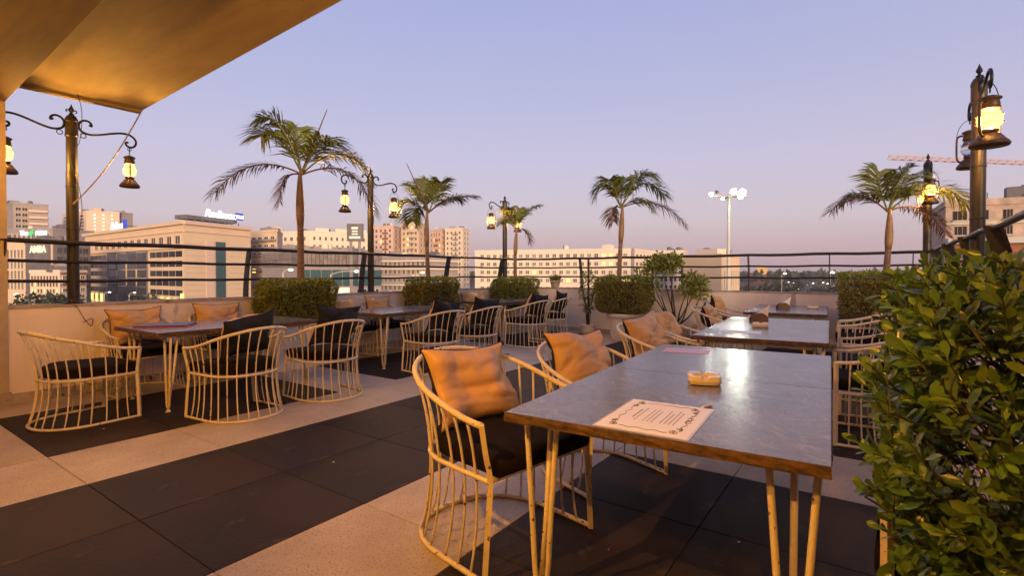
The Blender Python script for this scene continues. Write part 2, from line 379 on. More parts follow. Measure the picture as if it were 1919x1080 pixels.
# ------------------------------------------------------------------ lanterns and lamp posts
def lantern_proto():
    root = link('lantern', None)
    b = MB(); b.lathe([(.0, 0), (.098, 0), (.104, .012), (.096, .028), (.074, .052), (.058, .074), (.040, .084)], 22); b.build('fuel_tank', 'lantern', root, True)
    b = MB(); b.lathe([(.040, .084), (.046, .092), (.046, .106), (.034, .112)], 18); b.build('burner', 'lantern', root, True)
    b = MB(); b.lathe([(.040, .112), (.058, .135), (.066, .165), (.062, .195), (.048, .225), (.040, .238)], 20, cap=False); b.build('globe', 'globe', root, True)
    b = MB(); b.lathe([(.046, .236), (.056, .242), (.050, .262), (.052, .268), (.046, .292), (.060, .300), (.060, .308), (.03, .322), (.012, .326)], 20); b.build('chimney', 'lantern', root, True)
    for s in (-1, 1):
        b = MB(); b.tube(catmull([(s * .05, 0, .285), (s * .075, 0, .282), (s * .094, 0, .262), (s * .097, 0, .18), (s * .094, 0, .10), (s * .080, 0, .068), (s * .06, 0, .062)], 4), .0085, 8); b.build('side_tube', 'lantern', root, True)
    b = MB(); b.tube([(.098 * math.cos(a), 0, .255 + .155 * math.sin(a)) for a in [pi * k / 16 for k in range(17)]], .0028, 5); b.build('bail', 'iron', root)
    for z in (.15, .20):
        b = MB(); q = [(.071 * math.cos(2 * pi * k / 18), .071 * math.sin(2 * pi * k / 18), z) for k in range(18)]; b.tube(q, .0018, 4, True); b.build('guard_wire', 'lantern', root)
    return root
lant0 = lantern_proto(); used = [False]
def lantern(p, rz, label, lit=True, power=95, group='hanging lanterns', col=(1, .56, .17)):
    o = lant0 if not used[0] else copy_tree(lant0); used[0] = True
    o.location = p; o.rotation_euler = (0, 0, rz); o.scale = (1.22, 1.22, 1.22) if 'right' in label and 'upper' in label else (.96, .96, 1.12); tag(o, label, 'lantern', group)
    if lit:
        ld = bpy.data.lights.new('flame', 'POINT'); ld.energy = power; ld.color = col; ld.shadow_soft_size = .022
        lo = link('flame', ld, o, (0, 0, .165))
    else:
        for ch in o.children:
            if ch.name.startswith('globe'): ch.data = ch.data.copy(); ch.data.materials[0] = M['glass']
    return o

def arm_path(s):                                # scroll arm in the (along wall, z) plane
    P = [(.150, 2.905), (.172, 2.895), (.165, 2.925), (.130, 2.945), (.085, 2.93), (.060, 2.885), (.075, 2.83), (.12, 2.806), (.18, 2.802), (.27, 2.825), (.37, 2.86), (.46, 2.880), (.53, 2.872), (.575, 2.835), (.585, 2.79), (.565, 2.75), (.525, 2.735), (.49, 2.755), (.488, 2.782), (.510, 2.79)]
    return catmull([(0, s * a, z) for a, z in P], 5)
def lamp_post(x, y, labels, label, z0=PT, rz=0.0, unlit=False, power=95, top=0.0):
    t = thing('lamp_post', (x, y, 0), label, 'lamp post', 'lamp posts on the parapet', rz)
    b = MB(); b.lathe([(.09, z0 - .001), (.09, z0 + .012), (.06, z0 + .02), (.053, z0 + .04), (.053, 2.35), (.049, 2.36), (.049, 2.78)], 18); b.build('pole', 'post', t, False)
    b = MB(); b.lathe([(.054, 2.74), (.060, 2.75), (.056, 2.77), (.056, 2.90), (.060, 2.905), (.054, 2.935), (.038, 2.965), (.015, 2.98)], 18); b.build('cap', 'post', t)
    b = MB(); b.lathe([(.010, 2.975), (.028, 2.985), (.012, 2.995), (.012, 3.01), (.022, 3.02), (.024, 3.035), (.010, 3.065), (.002, 3.09)], 10)
    for s in (-1, 1): b.tube(catmull([(0, s * .008, 3.005), (0, s * .035, 3.03), (0, s * .045, 3.015), (0, s * .035, 3.0)], 3), .006, 5)
    b.build('finial', 'iron', t)
    for z in (1.75, 2.20):
        b = MB(); b.lathe([(.050, z), (.057, z + .003), (.057, z + .015), (.050, z + .018)], 16); b.build('band', 'iron', t)
    for k, s in enumerate((-1, 1)):
        b = MB(); b.tube(arm_path(s), .0115, 8)
        b.tube([(.0, s * (.10 + .024 * math.cos(a)), 2.775 + .024 * math.sin(a)) for a in [2 * pi * q / 14 for q in range(14)]], .005, 5, True)
        b.tube([(.0, s * (.52 + .018 * math.cos(a)), 2.712 + .018 * math.sin(a)) for a in [2 * pi * q / 14 for q in range(14)]], .004, 5, True)
        b.build('scroll_arm', 'iron', t, True)
        h = MB(); h.tube([(0, s * .52, 2.745), (.003, s * .518, 2.73), (0, s * .52, 2.718)], .004, 5); h.build('hook', 'iron', t)
        off = Matrix.Rotation(rz, 3, 'Z') @ Vector((0, s * .52, 0))
        if labels[k]: lantern((x + off.x, y + off.y, 2.275), random.uniform(-.6, .6) + (0 if not unlit else .4), labels[k], lit=not (unlit and k == 1), power=power)
    return t
PX_ = XL - .09
lamp_post(PX_, 1.80, ('lit lantern half hidden by the column at the left edge', 'lit lantern on the right arm of the post under the canopy'), 'tall bronze lamp post standing under the ochre canopy')
lamp_post(PX_, 5.78, ('lit lantern on the left arm of the post between two palms', 'lit lantern beside the second palm from the left'), 'bronze lamp post between the tallest palm and the second palm')
lamp_post(PX_, 9.66, ('lit lantern on the left arm of the farthest lamp post', 'lit lantern in front of the small palm fronds'), 'farthest slim lamp post beside the smallest palm')
lamp_post(XR + .06, 5.95, ('large glowing lantern nearest the camera at the upper right', 'unlit clear-glass lantern behind the thick post at the right'), 'thick lamp post rising behind the leafy green bush', unlit=True)
lamp_post(XR - .02, 9.95, ('lit lantern left of the pole behind the far right palm', 'lit lantern right of the pole behind the far right palm'), 'lamp post behind the fronds of the far right palm')
# unseen lanterns, inferred, standing in for the restaurant's warm light on canopy and tables
def hang(p, label, power):
    o = lantern(p, .4, label, power=power, group='lanterns under the restaurant soffit', col=(1, .50, .10))
    b = MB(); b.tube([(0, 0, .408), (0, 0, 2.95 - p[2])], .004, 5); b.build('hanger', 'iron', o)
hang((-6.20, .60, 2.15), 'lit lantern under the soffit beside the column', 75)
hang((-4.40, -.60, 2.40), 'lit fill lantern added under the soffit between the column and the walkway', 130)  # extra unseen lantern, added as amber fill for the left chairs
hang((-1.9, -.10, 2.36), 'lit lantern under the soffit above the walkway', 540)
hang((.15, -.55, 2.40), 'lit lantern under the soffit near the leafy bush', 300)

# loose cable from the canopy corner to the first post, thin wires on the post
b = MB(); q0, q1 = Vector((-6.98, 2.44, 3.19)), Vector((-6.95, 1.79, 2.02))
b.tube([q0.lerp(q1, k / 12) + Vector((0, 0, -.10 * math.sin(pi * k / 12))) for k in range(13)], .007, 6)
tag(b.build('cable', 'cable'), 'pale cable slung from the canopy corner to the lamp post', 'cable')
b = MB(); b.tube(catmull([(-6.95, 1.84, 3.2), (-6.94, 1.87, 3.0), (-6.945, 1.85, 2.7), (-6.94, 1.77, 2.5), (-6.945, 1.84, 2.2), (-6.945, 1.86, 1.9), (-6.945, 1.78, 1.4), (-6.93, 1.75, 1.02), (-6.905, 1.80, .93), (-6.90, 1.86, .80), (-6.905, 1.92, .72), (-6.905, 1.93, .80), (-6.905, 1.85, .76)], 6), .0035, 5)
tag(b.build('wire', 'wire'), 'thin black wire winding down the lamp post under the canopy', 'wire')

# ------------------------------------------------------------------ chairs
def Ucurve(f, w, b, n=28):
    pts = []; ns = 8
    for k in range(ns): pts.append((f - (f) * k / ns, -w))
    for k in range(n + 1):
        a = -pi / 2 - pi * k / n; pts.append((b * -abs(math.cos(a)) ** .85 if k not in (0, n) else 0, w * math.copysign(abs(math.sin(a)) ** .9, math.sin(a))))
    for k in range(1, ns + 1): pts.append((f * k / ns, w))
    return [Vector((x, y, 0)) for x, y in pts]
def resample(P, n):
    d = [0]
    for a, b in zip(P, P[1:]): d.append(d[-1] + (b - a).length)
    out = []; j = 0
    for k in range(n):
        t = d[-1] * k / (n - 1)
        while j < len(d) - 2 and d[j + 1] < t: j += 1
        u = (t - d[j]) / max(1e-9, d[j + 1] - d[j]); out.append(P[j].lerp(P[j + 1], u))
    return out
NU = 61
def sm(x): x = max(0, min(1, x)); return x * x * (3 - 2 * x)
rimP = resample(Ucurve(.285, .345, .405), NU); ringP = resample(Ucurve(.275, .300, .300), NU); baseP = resample(Ucurve(.285, .330, .360), NU)
for k in range(NU):
    u = abs(k / (NU - 1) * 2 - 1)
    rimP[k].z = .625 + .185 * sm(1 - u * 1.02 + .02); ringP[k].z = .395; baseP[k].z = .012
def chair_proto():
    root = link('tub_chair', None)
    b = MB(); b.tube(rimP, .0135, 8); b.build('top_rim', 'paint', root, True)
    b = MB(); b.tube(ringP + [ringP[0]], .011, 8); b.build('seat_ring', 'paint', root, True)
    b = MB(); b.tube(baseP, .012, 8); b.build('base_ring', 'paint', root, True)
    for k in (0, NU - 1):
        b = MB(); a, m, c = rimP[k], ringP[k], baseP[k]
        b.tube(catmull([a + Vector((0, 0, .004)), a.lerp(m, .5) + Vector((.004, 0, 0)), m + Vector((.010, 0, 0)), m.lerp(c, .5) + Vector((.006, 0, 0)), c - Vector((0, 0, .01))], 4), .0165, 4, flat=.8); b.build('front_post', 'paint', root)
    NR = 19
    for i in range(1, NR):
        k = round(i * (NU - 1) / NR); a, m, c = rimP[k], ringP[k], baseP[k]; q = []
        for s in range(13):
            z = a.z + (c.z - a.z) * s / 12
            la = (z - m.z) * (z - c.z) / ((a.z - m.z) * (a.z - c.z)); lm = (z - a.z) * (z - c.z) / ((m.z - a.z) * (m.z - c.z)); lc = (z - a.z) * (z - m.z) / ((c.z - a.z) * (c.z - m.z))
            p = a * la + m * lm + c * lc; p.z = z; q.append(p)
        b = MB(); b.tube(q, .0056, 6); b.build('rod', 'paint', root, True)
    b = MB(); out = resample(Ucurve(.315, .280, .270), 48); lay = []
    for z, s in ((.408, .95), (.412, .985), (.43, 1.0), (.472, 1.0), (.488, .985), (.497, .94), (.502, .80)):
        lay.append([Vector((.03 + (p.x - .03) * s, p.y * s, z + (.006 * math.sin(p.y * 9 + p.x * 7) if z > .48 else 0))) for p in out])
    n = len(out); vs = [v for l_ in lay for v in l_]; fs = []
    for i in range(len(lay) - 1):
        for j in range(n): fs.append((i * n + j, i * n + (j + 1) % n, (i + 1) * n + (j + 1) % n, (i + 1) * n + j))
    fs += [tuple(range(n - 1, -1, -1)), tuple(range((len(lay) - 1) * n, len(lay) * n))]
    b.add(vs, fs); b.build('seat_pad', 'velvet', root, True)
    return root
def cushion_mesh(seed, w=.55, h=.43, th=.17):
    rnd = random.Random(seed); n = 34; vs = []; fs = []; mi = []
    off = Vector((rnd.uniform(0, 50), rnd.uniform(0, 50), 0))
    def pt(i, j, side):
        u, v = i / n * 2 - 1, j / n * 2 - 1
        pinch = 1 - .085 * (1 - v * v) if abs(u) > 0 else 1
        x = u * w / 2 * (1 - .14 * (1 - abs(v) ** 2.2) * abs(u)); y = v * h / 2 * (1 - .15 * (1 - abs(u) ** 2.2) * abs(v))
        e = max(0, (1 - u ** 4)) * max(0, (1 - v ** 4)); z = th / 2 * e ** .55
        wr = noise.noise(Vector((x * 9, y * 5, side * 3)) + off) * .024 + noise.noise(Vector((x * 5 + y * 8, y * 20, side)) + off) * .010
        for f_, am in ((4.0, .026), (8.0, .008)):
            q = noise.noise(Vector((x * f_ * .5 + y * f_ * .45, y * f_ - x * f_ * .35, side * 7 + f_)) + off); wr -= am * (1 - min(1, abs(q) * 4.5)) ** 2
        wr *= min(1, e * 3)
        dz = noise.noise(Vector((x * 4, y * 4, 9)) + off) * .06          # the whole cushion slouches
        return Vector((side * z + side * wr + dz, x, y))
    idx = {}
    for side in (1, -1):
        for i in range(n + 1):
            for j in range(n + 1):
                edge = i in (0, n) or j in (0, n)
                if edge and side == -1: idx[(side, i, j)] = idx[(1, i, j)]; continue
                idx[(side, i, j)] = len(vs); vs.append(pt(i, j, side))
        for i in range(n):
            for j in range(n):
                q = (idx[(side, i, j)], idx[(side, i + 1, j)], idx[(side, i + 1, j + 1)], idx[(side, i, j + 1)])
                fs.append(q if side == 1 else q[::-1]); mi.append(0 if side == 1 else 1)
    me = bpy.data.meshes.new('cushion'); me.from_pydata(vs, [], fs); me.materials.append(M['tan']); me.materials.append(M['black_fabric'])
    me.polygons.foreach_set('material_index', mi); me.polygons.foreach_set('use_smooth', [True] * len(fs)); me.update()
    loop = [idx[(1, i, 0)] for i in range(n)] + [idx[(1, n, j)] for j in range(n)] + [idx[(1, i, n)] for i in range(n, 0, -1)] + [idx[(1, 0, j)] for j in range(n, 0, -1)]
    b = MB(); b.tube([vs[k] for k in loop], .0038, 5, True)
    return me, b.mesh('piping', 'black_fabric', True)
cush = [cushion_mesh(s) for s in (3, 11, 24, 37)]
chair0 = chair_proto(); cu = [False]; cnum = [0]
def chair(x, y, deg, label, cushion=None, ctwist=0.0, clean=.30, croll=0.0, cx=-.17, cz=0.0, cy=0.0, group='cream tub chairs', scale=1.0):
    o = chair0 if not cu[0] else copy_tree(chair0); cu[0] = True
    o.location = (x, y, 0); o.rotation_euler = (0, 0, R(deg)); tag(o, label, 'chair', group); o.scale = (scale,) * 3
    if cushion:
        me, pm = cush[cnum[0] % 4]; cnum[0] += 1
        p = Matrix.Rotation(R(deg), 3, 'Z') @ Vector((cx, cy, .675 + cz)) + Vector((x, y, 0))
        c = link('cushion', me, None, p); c.rotation_mode = 'XYZ'
        c.rotation_euler = (Matrix.Rotation(R(deg) + ctwist, 3, 'Z') @ Matrix.Rotation(-clean, 3, 'Y') @ Matrix.Rotation(croll, 3, 'X')).to_euler()
        link('piping', pm, c); tag(c, cushion, 'cushion', 'two-tone cushions on the chairs')
    return o
# near row, left side (facing the granite tables)
chair(-1.53, 2.05, -11, 'nearest cream tub chair with chipped amber-lit rods, front left', 'large tan leather cushion on the nearest chair', .0, .42, -.03, -.19, .035, scale=1.07)
chair(-1.47, 3.05, -22, 'tub chair just behind the nearest chair, tucked to the granite table', 'tan cushion slumped on the second chair of the near table', .1, .48, -.04, -.15, .03)
chair(-1.52, 4.50, 2, 'tub chair with tan cushion at the near corner of the second granite table', 'tan cushion leaning in the chair by the big white pot', -.15, .34, .10, -.16, .04)
chair(-1.66, 5.45, 4, 'tub chair at the far half of the second granite table, pot behind it', 'tan cushion behind the one by the big white pot', .0, .36, -.08, -.16, .02)
chair(-1.72, 7.50, 2, 'tub chair at the near end of the farthest granite table', 'tan cushion lying low at the near end of the farthest granite table', .1, .42, .1, -.15, .0)
chair(-1.90, 8.80, 4, 'tub chair at the far end of the farthest granite table, by the end wall', 'tan cushion nearest the end wall beside the farthest granite table', 0, .30, -.1, -.17, .04)
# near row, right side
chair(.33, 2.09, 178, 'tub chair mostly hidden behind the leafy green bush, its amber leg showing')
chair(.03, 4.86, 184, 'tub chair right of the second granite table, nearest beside the bush')
chair(.02, 5.85, 182, 'tub chair right of the second granite table, the farther of two')
chair(-.10, 8.00, 184, 'tub chair right of the farthest granite table, the nearer of two')
chair(-.13, 8.92, 183, 'tub chair right of the farthest granite table, close to the hedge', 'tan cushion beside the far right hedge', 0, .3, 0, -.18, .04)
# far row along the city wall, aisle side: black cushion backs towards us
chair(-5.68, 1.52, 96, 'empty tub chair at the left end of the first wall table', None)
chair(-4.76, 2.42, 186, 'tub chair with drooping black cushion at the first wall table', 'black-backed cushion sagging over the first aisle chair', .15, .36, -.16, -.10, .05)
chair(-4.74, 3.32, 176, 'tub chair with upright black cushion, second on the aisle', 'black-backed cushion upright in the second aisle chair', .1, .22, .08, -.16, .07)
chair(-4.74, 4.97, 170, 'tub chair third on the aisle, at the middle wall table', 'black-backed cushion in the third aisle chair', .2, .30, .14, -.17, .06)
chair(-4.80, 5.88, 178, 'tub chair fourth on the aisle, at the middle wall table', 'black-backed cushion in the fourth aisle chair', 0, .30, .10, -.15, .05)
chair(-5.05, 7.70, 172, 'tub chair fifth on the aisle, at the farthest wall table', 'black-backed cushion in the fifth aisle chair', .1, .30, .12, -.17, .05)
chair(-5.22, 8.75, 180, 'tub chair last on the aisle, beside the slim potted plant', 'black-backed cushion in the last aisle chair', .1, .28, .14, -.17, .05)
# against the city wall
chair(-6.56, 2.28, 2, 'tub chair against the city wall, nearest the column', 'wide tan cushion against the wall nearest the column', 0, .24, .02, -.16, .02)
chair(-6.56, 3.14, -2, 'tub chair against the city wall left of the first hedge', 'tan cushion against the wall left of the first hedge', 0, .22, -.03, -.16, .03)
chair(-6.56, 4.98, 0, 'tub chair against the city wall just right of the first hedge', 'tan cushion just right of the first hedge', 0, .22, .02, -.16, .02)
chair(-6.56, 5.72, 2, 'tub chair against the city wall below the middle lamp post', 'tan cushion below the middle lamp post', 0, .22, -.02, -.16, .03)
chair(-6.56, 8.15, -14, 'tub chair against the city wall between the second and third hedges', 'small-looking tan cushion between the second and third hedges', -.3, .30, .1, -.17, .05)

# ------------------------------------------------------------------ tables
def slab(w, l, th, seed):
    rnd = random.Random(seed); n1, n2 = 26, 30; out = []
    for k in range(n1): out.append((-w / 2 + w * k / n1, -l / 2))
    for k in range(n2): out.append((w / 2, -l / 2 + l * k / n2))
    for k in range(n1): out.append((w / 2 - w * k / n1, l / 2))
    for k in range(n2): out.append((-w / 2, l / 2 - l * k / n2))
    n = len(out); b = MB(); vs = []
    for z, j in ((0, 0), (-.004, .001), (-.016, .006), (-.030, .007), (-th, .004)):
        for x, y in out:
            d = rnd.uniform(-1, 1) * j; s = 1 - .002
            vs.append((x * s + math.copysign(d, x) * (abs(abs(x) - w / 2) < 1e-6) - 0, y * s + math.copysign(d, y) * (abs(abs(y) - l / 2) < 1e-6), z))
    b.add(vs, [tuple(range(n))], 0); b.m[-1] = 0
    fs = []
    for i in range(4):
        for k in range(n): fs.append((i * n + k, (i + 1) * n + k, (i + 1) * n + (k + 1) % n, i * n + (k + 1) % n))
    o = len(b.f); b.f += fs; b.m += [1] * len(fs); b.f.append(tuple(range(5 * n - 1, 4 * n - 1, -1))); b.m.append(1)
    return b
def table(x, y, w, l, deg, label, slabs=2, group='granite tables', H=.75):
    t = thing('granite_table', (x, y, 0), label, 'table', group, R(deg)); sl = l / slabs
    for k in range(slabs):
        slab(w, sl - .005, .037, k + int(y * 10)).build('stone_slab', ['granite', 'raw_edge'], t, False, (0, -l / 2 + sl * (k + .5), H))
    b = MB(); zz = H - .052
    for s in (-1, 1): b.box((s * (w / 2 - .10), 0, zz), (.03, l - .2, .018)); b.box((0, s * (l / 2 - .10), zz - .001), (w - .2, .03, .018))
    b.build('frame', 'paint', t)
    for sx in (-1, 1):
        for sy in (-1, 1):
            cx, cy = sx * (w / 2 - .10), sy * (l / 2 - .12); b = MB()
            b.tube(catmull([(cx - .068, cy, zz), (cx - .042, cy, .32), (cx - .026, cy, .08), (cx, cy, .038), (cx + .026, cy, .08), (cx + .042, cy, .32), (cx + .068, cy, zz)], 5), .0115, 8)
            b.tube([(cx, cy + sy * -.085, zz), (cx, cy + sy * -.045, .32), (cx, cy, .055)], .0115, 8)
            g = b.build('hairpin_leg', 'paint', t, True)
            f = MB(); f.lathe([(.012, .045), (.010, .028), (.020, .016), (.022, .001)], 10, (cx, cy, 0)); f.build('foot', 'paint', g)
    return t
table(-.70, 2.77, 1.08, 2.26, 3.4, 'nearest polished granite table with a printed menu and an ashtray')
table(-.86, 5.70, 1.02, 2.24, 3.4, 'second granite table carrying a napkin stand, ashtray and pale menu')
table(-1.06, 8.78, 1.00, 2.05, 3.4, 'farthest granite table near the end wall with a napkin stand')
table(-5.76, 2.76, 1.04, 1.66, 0, 'granite table by the city wall with stacked menus, nearest the column', 1)
table(-5.80, 5.36, 1.04, 1.66, 0, 'granite table by the city wall below the middle lamp post', 1)
table(-6.02, 8.35, 1.04, 1.66, 0, 'granite table by the city wall beside the third hedge', 1)

# ------------------------------------------------------------------ things on the tables
def flat_sheet(name, p, w, l, rz, th, m, label, cat, group=None):
    b = MB(); b.box((0, 0, th / 2), (w, l, th)); o = b.build(name, m, None, False, p); o.rotation_euler = (0, 0, rz); return tag(o, label, cat, group)
mc = [Vector(q) for q in ((-.81, 1.65, 0), (-.83, 2.08, 0), (-.52, 2.12, 0), (-.49, 1.67, 0))]
ctr = sum(mc, Vector()) / 4
menu = thing('menu_sheet', (ctr.x, ctr.y, .7505), 'white laminated menu sheet with ornate printed border on the nearest table', 'menu', None, R(93.4))
W_, L_ = .43, .315
b = MB(); b.box((0, 0, .0008), (W_ + .016, L_ + .016, .0016)); b.build('laminate', 'laminate', menu)
b = MB(); b.box((0, 0, .0021), (W_, L_, .0008)); b.build('sheet', 'paper', menu)
b = MB(); zi = .0029                       # printed ornament and text lines (too small to read in the photograph)
def ink_line(pts, r=.0009): b.tube([(x, y, zi) for x, y in pts], r, 4)
for s in (-1, 1):
    ink_line([(-.15 + .30 * k / 20, s * (.118 + .006 * math.sin(k * 1.3))) for k in range(21)], .0013)
    ink_line([(s * (.178 + .006 * math.sin(k * 1.3)), -.085 + .17 * k / 14) for k in range(15)], .0013)
    for q in (-1, 1):
        ink_line([(s * .165 + .020 * (1 - k / 22) * math.cos(k * .55) , q * .105 + .018 * (1 - k / 22) * math.sin(k * .55)) for k in range(22)], .0015)
        ink_line([(s * .12 + .016 * (1 - k / 22) * math.cos(k * .55 + 1), q * .116 + .012 * (1 - k / 22) * math.sin(k * .55 + 1)) for k in range(22)], .0013)
    ink_line([(s * .02 + .018 * math.cos(k * .5), -.118 + .009 * math.sin(k * .5)) for k in range(14)], .0013)
for r_ in range(11):
    y = .075 - r_ * .0155; x = -.085 if r_ else -.05; end = .095 - random.uniform(0, .03)
    if r_ in (2, 6): continue
    while x < end:
        w = random.uniform(.008, .022); h_ = .0028 if r_ else .005
        b.box((x + w / 2, y, zi), (w, h_, .0006)); x += w + .0045
b.build('print', 'ink', menu)
b = MB(); b.tube(catmull([(.215, -.12, .004), (.232, -.125, .005), (.262, -.14, .006), (.268, -.145, .006)], 4), .006, 6); b.build('binding_clip', 'laminate', menu)

def ashtray(p, rz, s, label):
    t = thing('ashtray', p, label, 'ashtray', 'ceramic ashtrays', rz); b = MB(); n = 48; lay = []
    prof = [(.056, 0), (.064, .004), (.069, .018), (.067, .036), (.062, .040), (.049, .040), (.043, .034), (.040, .014), (.03, .010)]
    for r, z in prof:
        for k in range(n):
            a = 2 * pi * k / n; e = (abs(math.cos(a)) ** 5 + abs(math.sin(a)) ** 5) ** -.2 if r > .045 else 1
            zz = z
            if .036 <= z and r > .045 and min(abs(((a - q + pi) % (2 * pi)) - pi) for q in (0, pi / 2, pi, 3 * pi / 2)) < .14: zz = z - .010
            lay.append((r * e * s, r * e * s, a, zz * s))
    vs = [(rx * math.cos(a), ry * math.sin(a), z) for rx, ry, a, z in lay]; fs = []
    for i in range(len(prof) - 1):
        for k in range(n): fs.append((i * n + k, i * n + (k + 1) % n, (i + 1) * n + (k + 1) % n, (i + 1) * n + k))
    fs += [tuple(range(n - 1, -1, -1)), tuple(range((len(prof) - 1) * n, len(prof) * n))]
    b.add(vs, fs); b.build('bowl', 'ceramic', t, False)
    b = MB(); b.lathe([(.034 * s, .0105 * s), (.030 * s, .014 * s), (.01 * s, .015 * s)], 16); b.build('ash_fill', 'ash', t); return t
ashtray((-.68, 2.60, .7502), .35, 1.12, 'cream ceramic ashtray in the middle of the nearest table')
ashtray((-.93, 5.62, .7502), .1, 1.1, 'pale ashtray in front of the napkin stand on the second table')
ashtray((-.76, 8.95, .7502), .1, 1.1, 'pale ashtray on the farthest granite table')
def napkin_stand(p, rz, label):
    t = thing('napkin_stand', p, label, 'napkin holder', 'half-round napkin stands', rz)
    for s in (-1, 1):
        b = MB(); n = 18; vs = []
        for y in (s * .028 - .004, s * .028 + .004):
            vs.append((.085, y, 0)); vs += [(.095 * math.cos(pi * k / n), y, .012 + .085 * math.sin(pi * k / n)) for k in range(n + 1)]; vs.append((-.085, y, 0))
        k = n + 3; fs = [tuple(range(k)), tuple(range(2 * k - 1, k - 1, -1))] + [(i, k + i, k + (i + 1) % k, (i + 1) % k) for i in range(k)]
        b.add(vs, fs); b.build('side_plate', 'brown', t)
    b = MB(); b.box((0, 0, .004), (.16, .046, .006)); b.build('base_plate', 'brown', t)
    b = MB()
    for k in range(5):
        y = -.016 + k * .008; b.add([(-.03, y, .009), (.085, y, .009), (.115 - k * .004, y, .185 - k * .008), (-.03, y, .08), (-.03, y + .003, .009), (.085, y + .003, .009), (.115 - k * .004, y + .003, .185 - k * .008), (-.03, y + .003, .08)], [(0, 1, 2, 3), (7, 6, 5, 4), (0, 4, 5, 1), (1, 5, 6, 2), (2, 6, 7, 3), (3, 7, 4, 0)])
    b.build('napkin', 'napkin', t); return t
napkin_stand((-1.05, 6.25, .7502), R(38), 'brown half-round napkin stand with white napkin on the second granite table')
napkin_stand((-1.12, 8.62, .7502), R(38), 'brown half-round napkin stand with napkin on the farthest granite table')
flat_sheet('menu_card', (-1.06, 3.60, .7503), .30, .21, R(10), .002, 'pink', 'pink menu card at the far end of the nearest table', 'menu')
flat_sheet('menu_card', (-1.0, 5.05, .7503), .34, .22, R(8), .002, 'paper', 'pale menu card at the near end of the second granite table', 'menu')
flat_sheet('menu_book', (-5.86, 2.24, .7503), .46, .32, R(52), .008, 'red', 'red menu book under the navy one on the wall table', 'menu')
flat_sheet('menu_book', (-5.90, 2.25, .7586), .46, .32, R(50), .010, 'navy', 'navy menu book lying on top of the red one', 'menu')
for k, (x, y, r_) in enumerate(((-.52, 2.62, .008), (-1.0, 2.2, .006), (-5.2, 1.52, .008), (-3.0, 2.15, .007))):
    b = MB(); b.lathe([(.001, 0), (r_, .001), (r_ * .8, .004), (.001, .005)], 8); o = b.build('litter', 'red' if k == 1 else 'napkin', None, False, (x, y, .0006))
    tag(o, ('tiny white scrap on the dark floor under the nearest table', 'tiny red scrap on the dark floor under the nearest table', 'tiny white scrap beside the empty chair at the left', 'tiny white scrap on the dark walkway band')[k], 'litter')

# ------------------------------------------------------------------ plants
def leaf_cloud(b, n, sampler, size, mi=0, aspect=.5, seed=1, up=.3):
    rnd = random.Random(seed)
    for _ in range(n):
        p, nrm = sampler(rnd)
        d = (Vector((rnd.gauss(0, 1), rnd.gauss(0, 1), rnd.gauss(0, 1))) + nrm * 1.1 + Vector((0, 0, up))).normalized()
        s = d.cross(Vector((rnd.gauss(0, 1), rnd.gauss(0, 1), rnd.gauss(0, 1)))).normalized()
        L = size * rnd.uniform(.6, 1.3); w = L * aspect * .5; nn = d.cross(s) * (L * .10)
        b.add([p, p + d * L * .45 + s * w + nn, p + d * L, p + d * L * .45 - s * w + nn], [(0, 1, 2, 3)], mi)
def box_sampler(hx, hy, z0, z1, rough=.05, seed=0):
    def f(rnd):
        while True:
            u = Vector((rnd.uniform(-1, 1), rnd.uniform(-1, 1), rnd.uniform(-1, 1)))
            k = max(abs(u.x), abs(u.y), abs(u.z))
            if rnd.random() < .80: u = u / k * rnd.uniform(.86, 1.0)
            q = (abs(u.x) ** 7 + abs(u.y) ** 7 + abs(u.z) ** 7) ** (1 / 7)
            if q > 1: u = u / q
            p = Vector((u.x * hx, u.y * hy, (z0 + z1) / 2 + u.z * (z1 - z0) / 2))
            nz = 1 + rough * 2 * noise.noise(p * 5 + Vector((seed, 0, 0)))
            p = Vector((p.x * nz, p.y * nz, (z0 + z1) / 2 + (p.z - (z0 + z1) / 2) * nz))
            if p.z < z0: continue
            if noise.noise(p * 9 + Vector((0, seed, 5))) < -.32: continue
            return p, Vector((u.x ** 5, u.y ** 5, u.z ** 5)).normalized()
    return f
def hedge(x, y, hx, hy, z0, z1, label, pot, seed, brown=.3, n=17000, size=.036):
    t = thing('potted_hedge', (x, y, 0), label, 'hedge', 'clipped hedges in planters')
    if pot == 'box':
        b = MB(); b.box((0, 0, z0 * .5 - .02), (hx * 1.8, hy * 1.8, z0 - .04)); b.box((0, 0, z0 - .05), (hx * 1.8 + .04, hy * 1.8 + .04, .06)); b.build('planter', 'white_pot', t)
    else:
        b = MB(); b.lathe([(.20, 0), (.215, .02), (.25, .20), (.275, .40), (.285, z0 - .10), (.31, z0 - .09), (.315, z0 - .03), (.29, z0 - .02), (.27, z0 - .06)], 32); b.build('pot', 'white_pot', t, True)
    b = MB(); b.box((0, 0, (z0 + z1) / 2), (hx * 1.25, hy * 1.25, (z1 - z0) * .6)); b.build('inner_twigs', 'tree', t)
    b = MB(); sp = box_sampler(hx, hy, z0, z1, .07, seed)
    leaf_cloud(b, int(n * (1 - brown)), sp, size, 0, .55, seed); leaf_cloud(b, int(n * brown), box_sampler(hx * .985, hy * .985, z0, z1 - (z1 - z0) * .18, .07, seed), size, 1, .55, seed + 1)
    tag(b.build('foliage', ['hedge', 'hedge_brown'], t), kind='stuff'); return t
hedge(-6.56, 4.12, .26, .50, .66, 1.19, 'clipped box hedge at the foot of the tallest palm', 'box', 1, .18)
hedge(-6.56, 6.80, .26, .50, .60, 1.20, 'clipped brownish hedge at the foot of the second palm', 'box', 2, .50)
